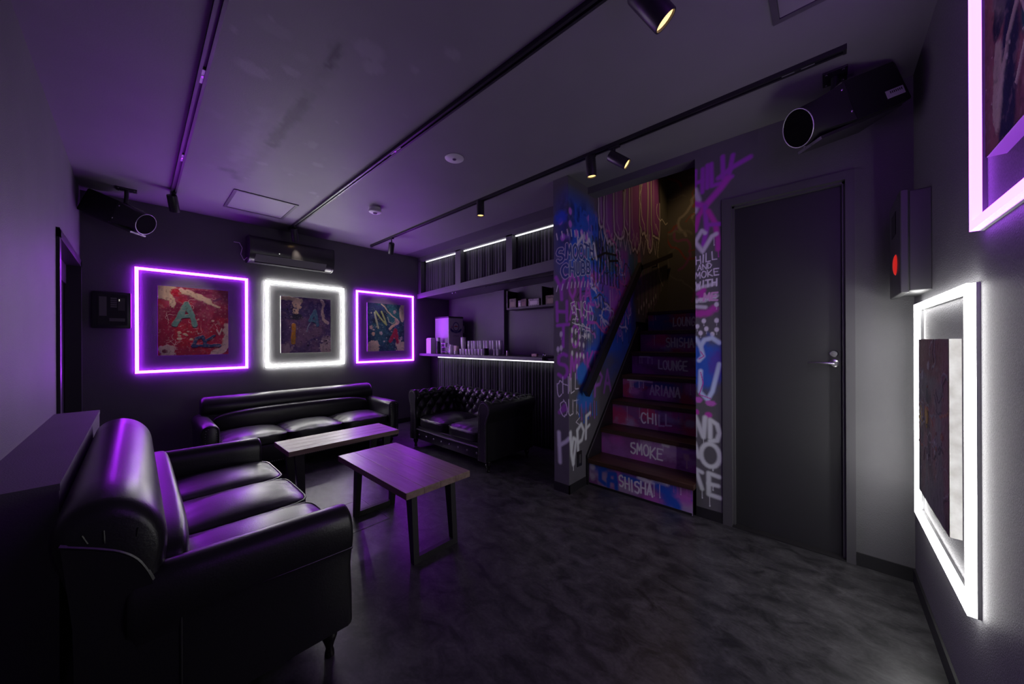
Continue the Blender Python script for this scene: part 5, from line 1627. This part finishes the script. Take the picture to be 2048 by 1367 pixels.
# ---- loudspeakers
def loudspeaker(label, front, back, mount, group, tagged):
    front, back = Vector(front), Vector(back)
    ax = (front - back).normalized()
    side = ax.cross(Vector((0, 0, 1))).normalized()
    up = side.cross(ax)
    t = thing('loudspeaker', label, 'loudspeaker', mount, group)
    L = (front - back).length
    w2, h2 = .115, .095
    lb = L * .62
    def P_(a, s_, u): return back + ax * a + side * s_ + up * u
    bm_ = MB()
    out = [(-w2, -h2), (w2, -h2), (w2 * .92, h2), (-w2 * .92, h2)]
    bm_.add([P_(0, a * .9, b * .9) for a, b in out] + [P_(.02, a, b) for a, b in out] + [P_(lb, a, b) for a, b in out],
            [(0, 1, 2, 3), (8, 9, 10, 11)] + [(i, (i + 1) % 4, 4 + (i + 1) % 4, 4 + i) for i in range(4)] + [(4 + i, 4 + (i + 1) % 4, 8 + (i + 1) % 4, 8 + i) for i in range(4)])
    part(bm_, 'cabinet', M_BLACK, t)
    # waveguide: square throat that turns into the round mouth
    n = 24
    vs, fs = [], []
    for k_, a in enumerate(np.linspace(lb - .004, L, 6)):
        f_ = k_ / 5
        for i in range(n):
            th = 2 * PI * i / n
            c, s_ = math.cos(th), math.sin(th)
            m_ = max(abs(c), abs(s_))
            sq = (c / m_ * w2 * .95, s_ / m_ * h2 * .95)
            rd = (c * .088, s_ * .088)
            vs.append(P_(a, sq[0] * (1 - f_) + rd[0] * f_, sq[1] * (1 - f_) + rd[1] * f_))
    for k_ in range(5):
        for i in range(n):
            fs.append((k_ * n + i, k_ * n + (i + 1) % n, (k_ + 1) * n + (i + 1) % n, (k_ + 1) * n + i))
    part(MB().add(vs, fs), 'waveguide', mat('speaker_grey', (.02, .02, .021), .45), t, smooth=True)
    part(MB().lathe([(.086, 0), (.06, -.03), (.03, -.045), (0, -.03)], 28, P_(L, 0, 0), ax), 'cone', mat('cone_black', (.004, .004, .004), .9, spec=.05), t, smooth=True)
    part(MB().tube([P_(L + .001, .087 * math.cos(a), .087 * math.sin(a)) for a in np.linspace(0, 2 * PI, 33)[:-1]], .002, 6, closed=True), 'mouth_ring', mat('speaker_ring', (.55, .55, .55), .35, metal=.4), t, smooth=True)
    low = MB().add([P_(.05, -w2 * .9, -h2 - .012), P_(.05, w2 * .9, -h2 - .012), P_(L - .02, .07, -h2 - .012), P_(L - .02, -.07, -h2 - .012),
                    P_(.05, -w2 * .9, -h2 + .002), P_(.05, w2 * .9, -h2 + .002), P_(L - .02, .07, -h2 + .002), P_(L - .02, -.07, -h2 + .002)],
                   [(0, 1, 2, 3), (4, 5, 6, 7), (0, 1, 5, 4), (1, 2, 6, 5), (2, 3, 7, 6), (3, 0, 4, 7)])
    part(low, 'under_plate', mat('speaker_plate', (.03, .03, .03), .35), t)
    for (a, s_, u, nv) in ((lb + .01, w2 * .95, -.05, side), (lb + .01, -w2 * .95, -.05, -side), (lb + .01, w2 * .9, .06, side), (lb + .01, -w2 * .9, .06, -side), (L, .0, -.098, ax)):
        part(MB().lathe([(.006, -.002), (.006, .002), (.003, .005), (0, .006)], 8, P_(a, s_, u), nv), 'screw', M_CHROME, t, smooth=True)
    mt = Vector(mount)
    cpl = part(MB().box(mt.x - .06, mt.x + .06, mt.y - .045, mt.y + .045, ZC - .008, ZC + .001, .002), 'ceiling_plate', M_BLACKM, t)
    c_ = P_(lb * .8, 0, h2)
    part(MB().tube([(mt.x, mt.y, ZC - .007), (mt.x, mt.y, (ZC + c_.z) / 2), c_], .014, 10), 'bracket', M_BLACKM, t, smooth=True)
    for (a, b) in ((-.045, -.03), (.045, -.03), (.045, .03), (-.045, .03)):
        MB().lathe([(.006, 0), (.005, -.004), (0, -.005)], 8, (mt.x + a, mt.y + b, ZC - .008)).build('bolt', M_CHROME, cpl, smooth=True)
    if tagged:
        sd = -1 if tagged < 0 else 1
        m_ = MB()
        c0 = sd * (w2 + .0015)
        m_.add([P_(.03, c0, -.06), P_(.11, c0, -.06), P_(.11, c0, -.025), P_(.03, c0, -.025), P_(.03, c0 - sd * .003, -.06), P_(.11, c0 - sd * .003, -.06), P_(.11, c0 - sd * .003, -.025), P_(.03, c0 - sd * .003, -.025)],
               [(0, 1, 2, 3), (4, 5, 6, 7), (0, 1, 5, 4), (1, 2, 6, 5), (2, 3, 7, 6), (3, 0, 4, 7)])
        part(m_, 'name_plate', mat('plate_silver', (.52, .52, .52), .4), t)
        m_ = MB()
        for i in range(7):
            a0 = .038 + i * .0085
            c1 = sd * (w2 + .002)
            m_.add([P_(a0, c1, -.042), P_(a0 + .005, c1, -.042), P_(a0 + .005, c1, -.031), P_(a0, c1, -.031)], [(0, 1, 2, 3)])
        part(m_, 'plate_print', M_BLACK, t)
    return t
G = 'ceiling-hung loudspeakers'
loudspeaker('black loudspeaker with ring mouth hung in the corner of the left and back walls', (.06, 4.24, 2.185), (-.225, 4.47, 2.345), (-.05, 4.33, ZC), G, 0)
loudspeaker('black loudspeaker with ring mouth hung above the door corner', (2.2, .105, 2.222), (2.45, -.195, 2.37), (2.31, -.03, ZC), G, -1)
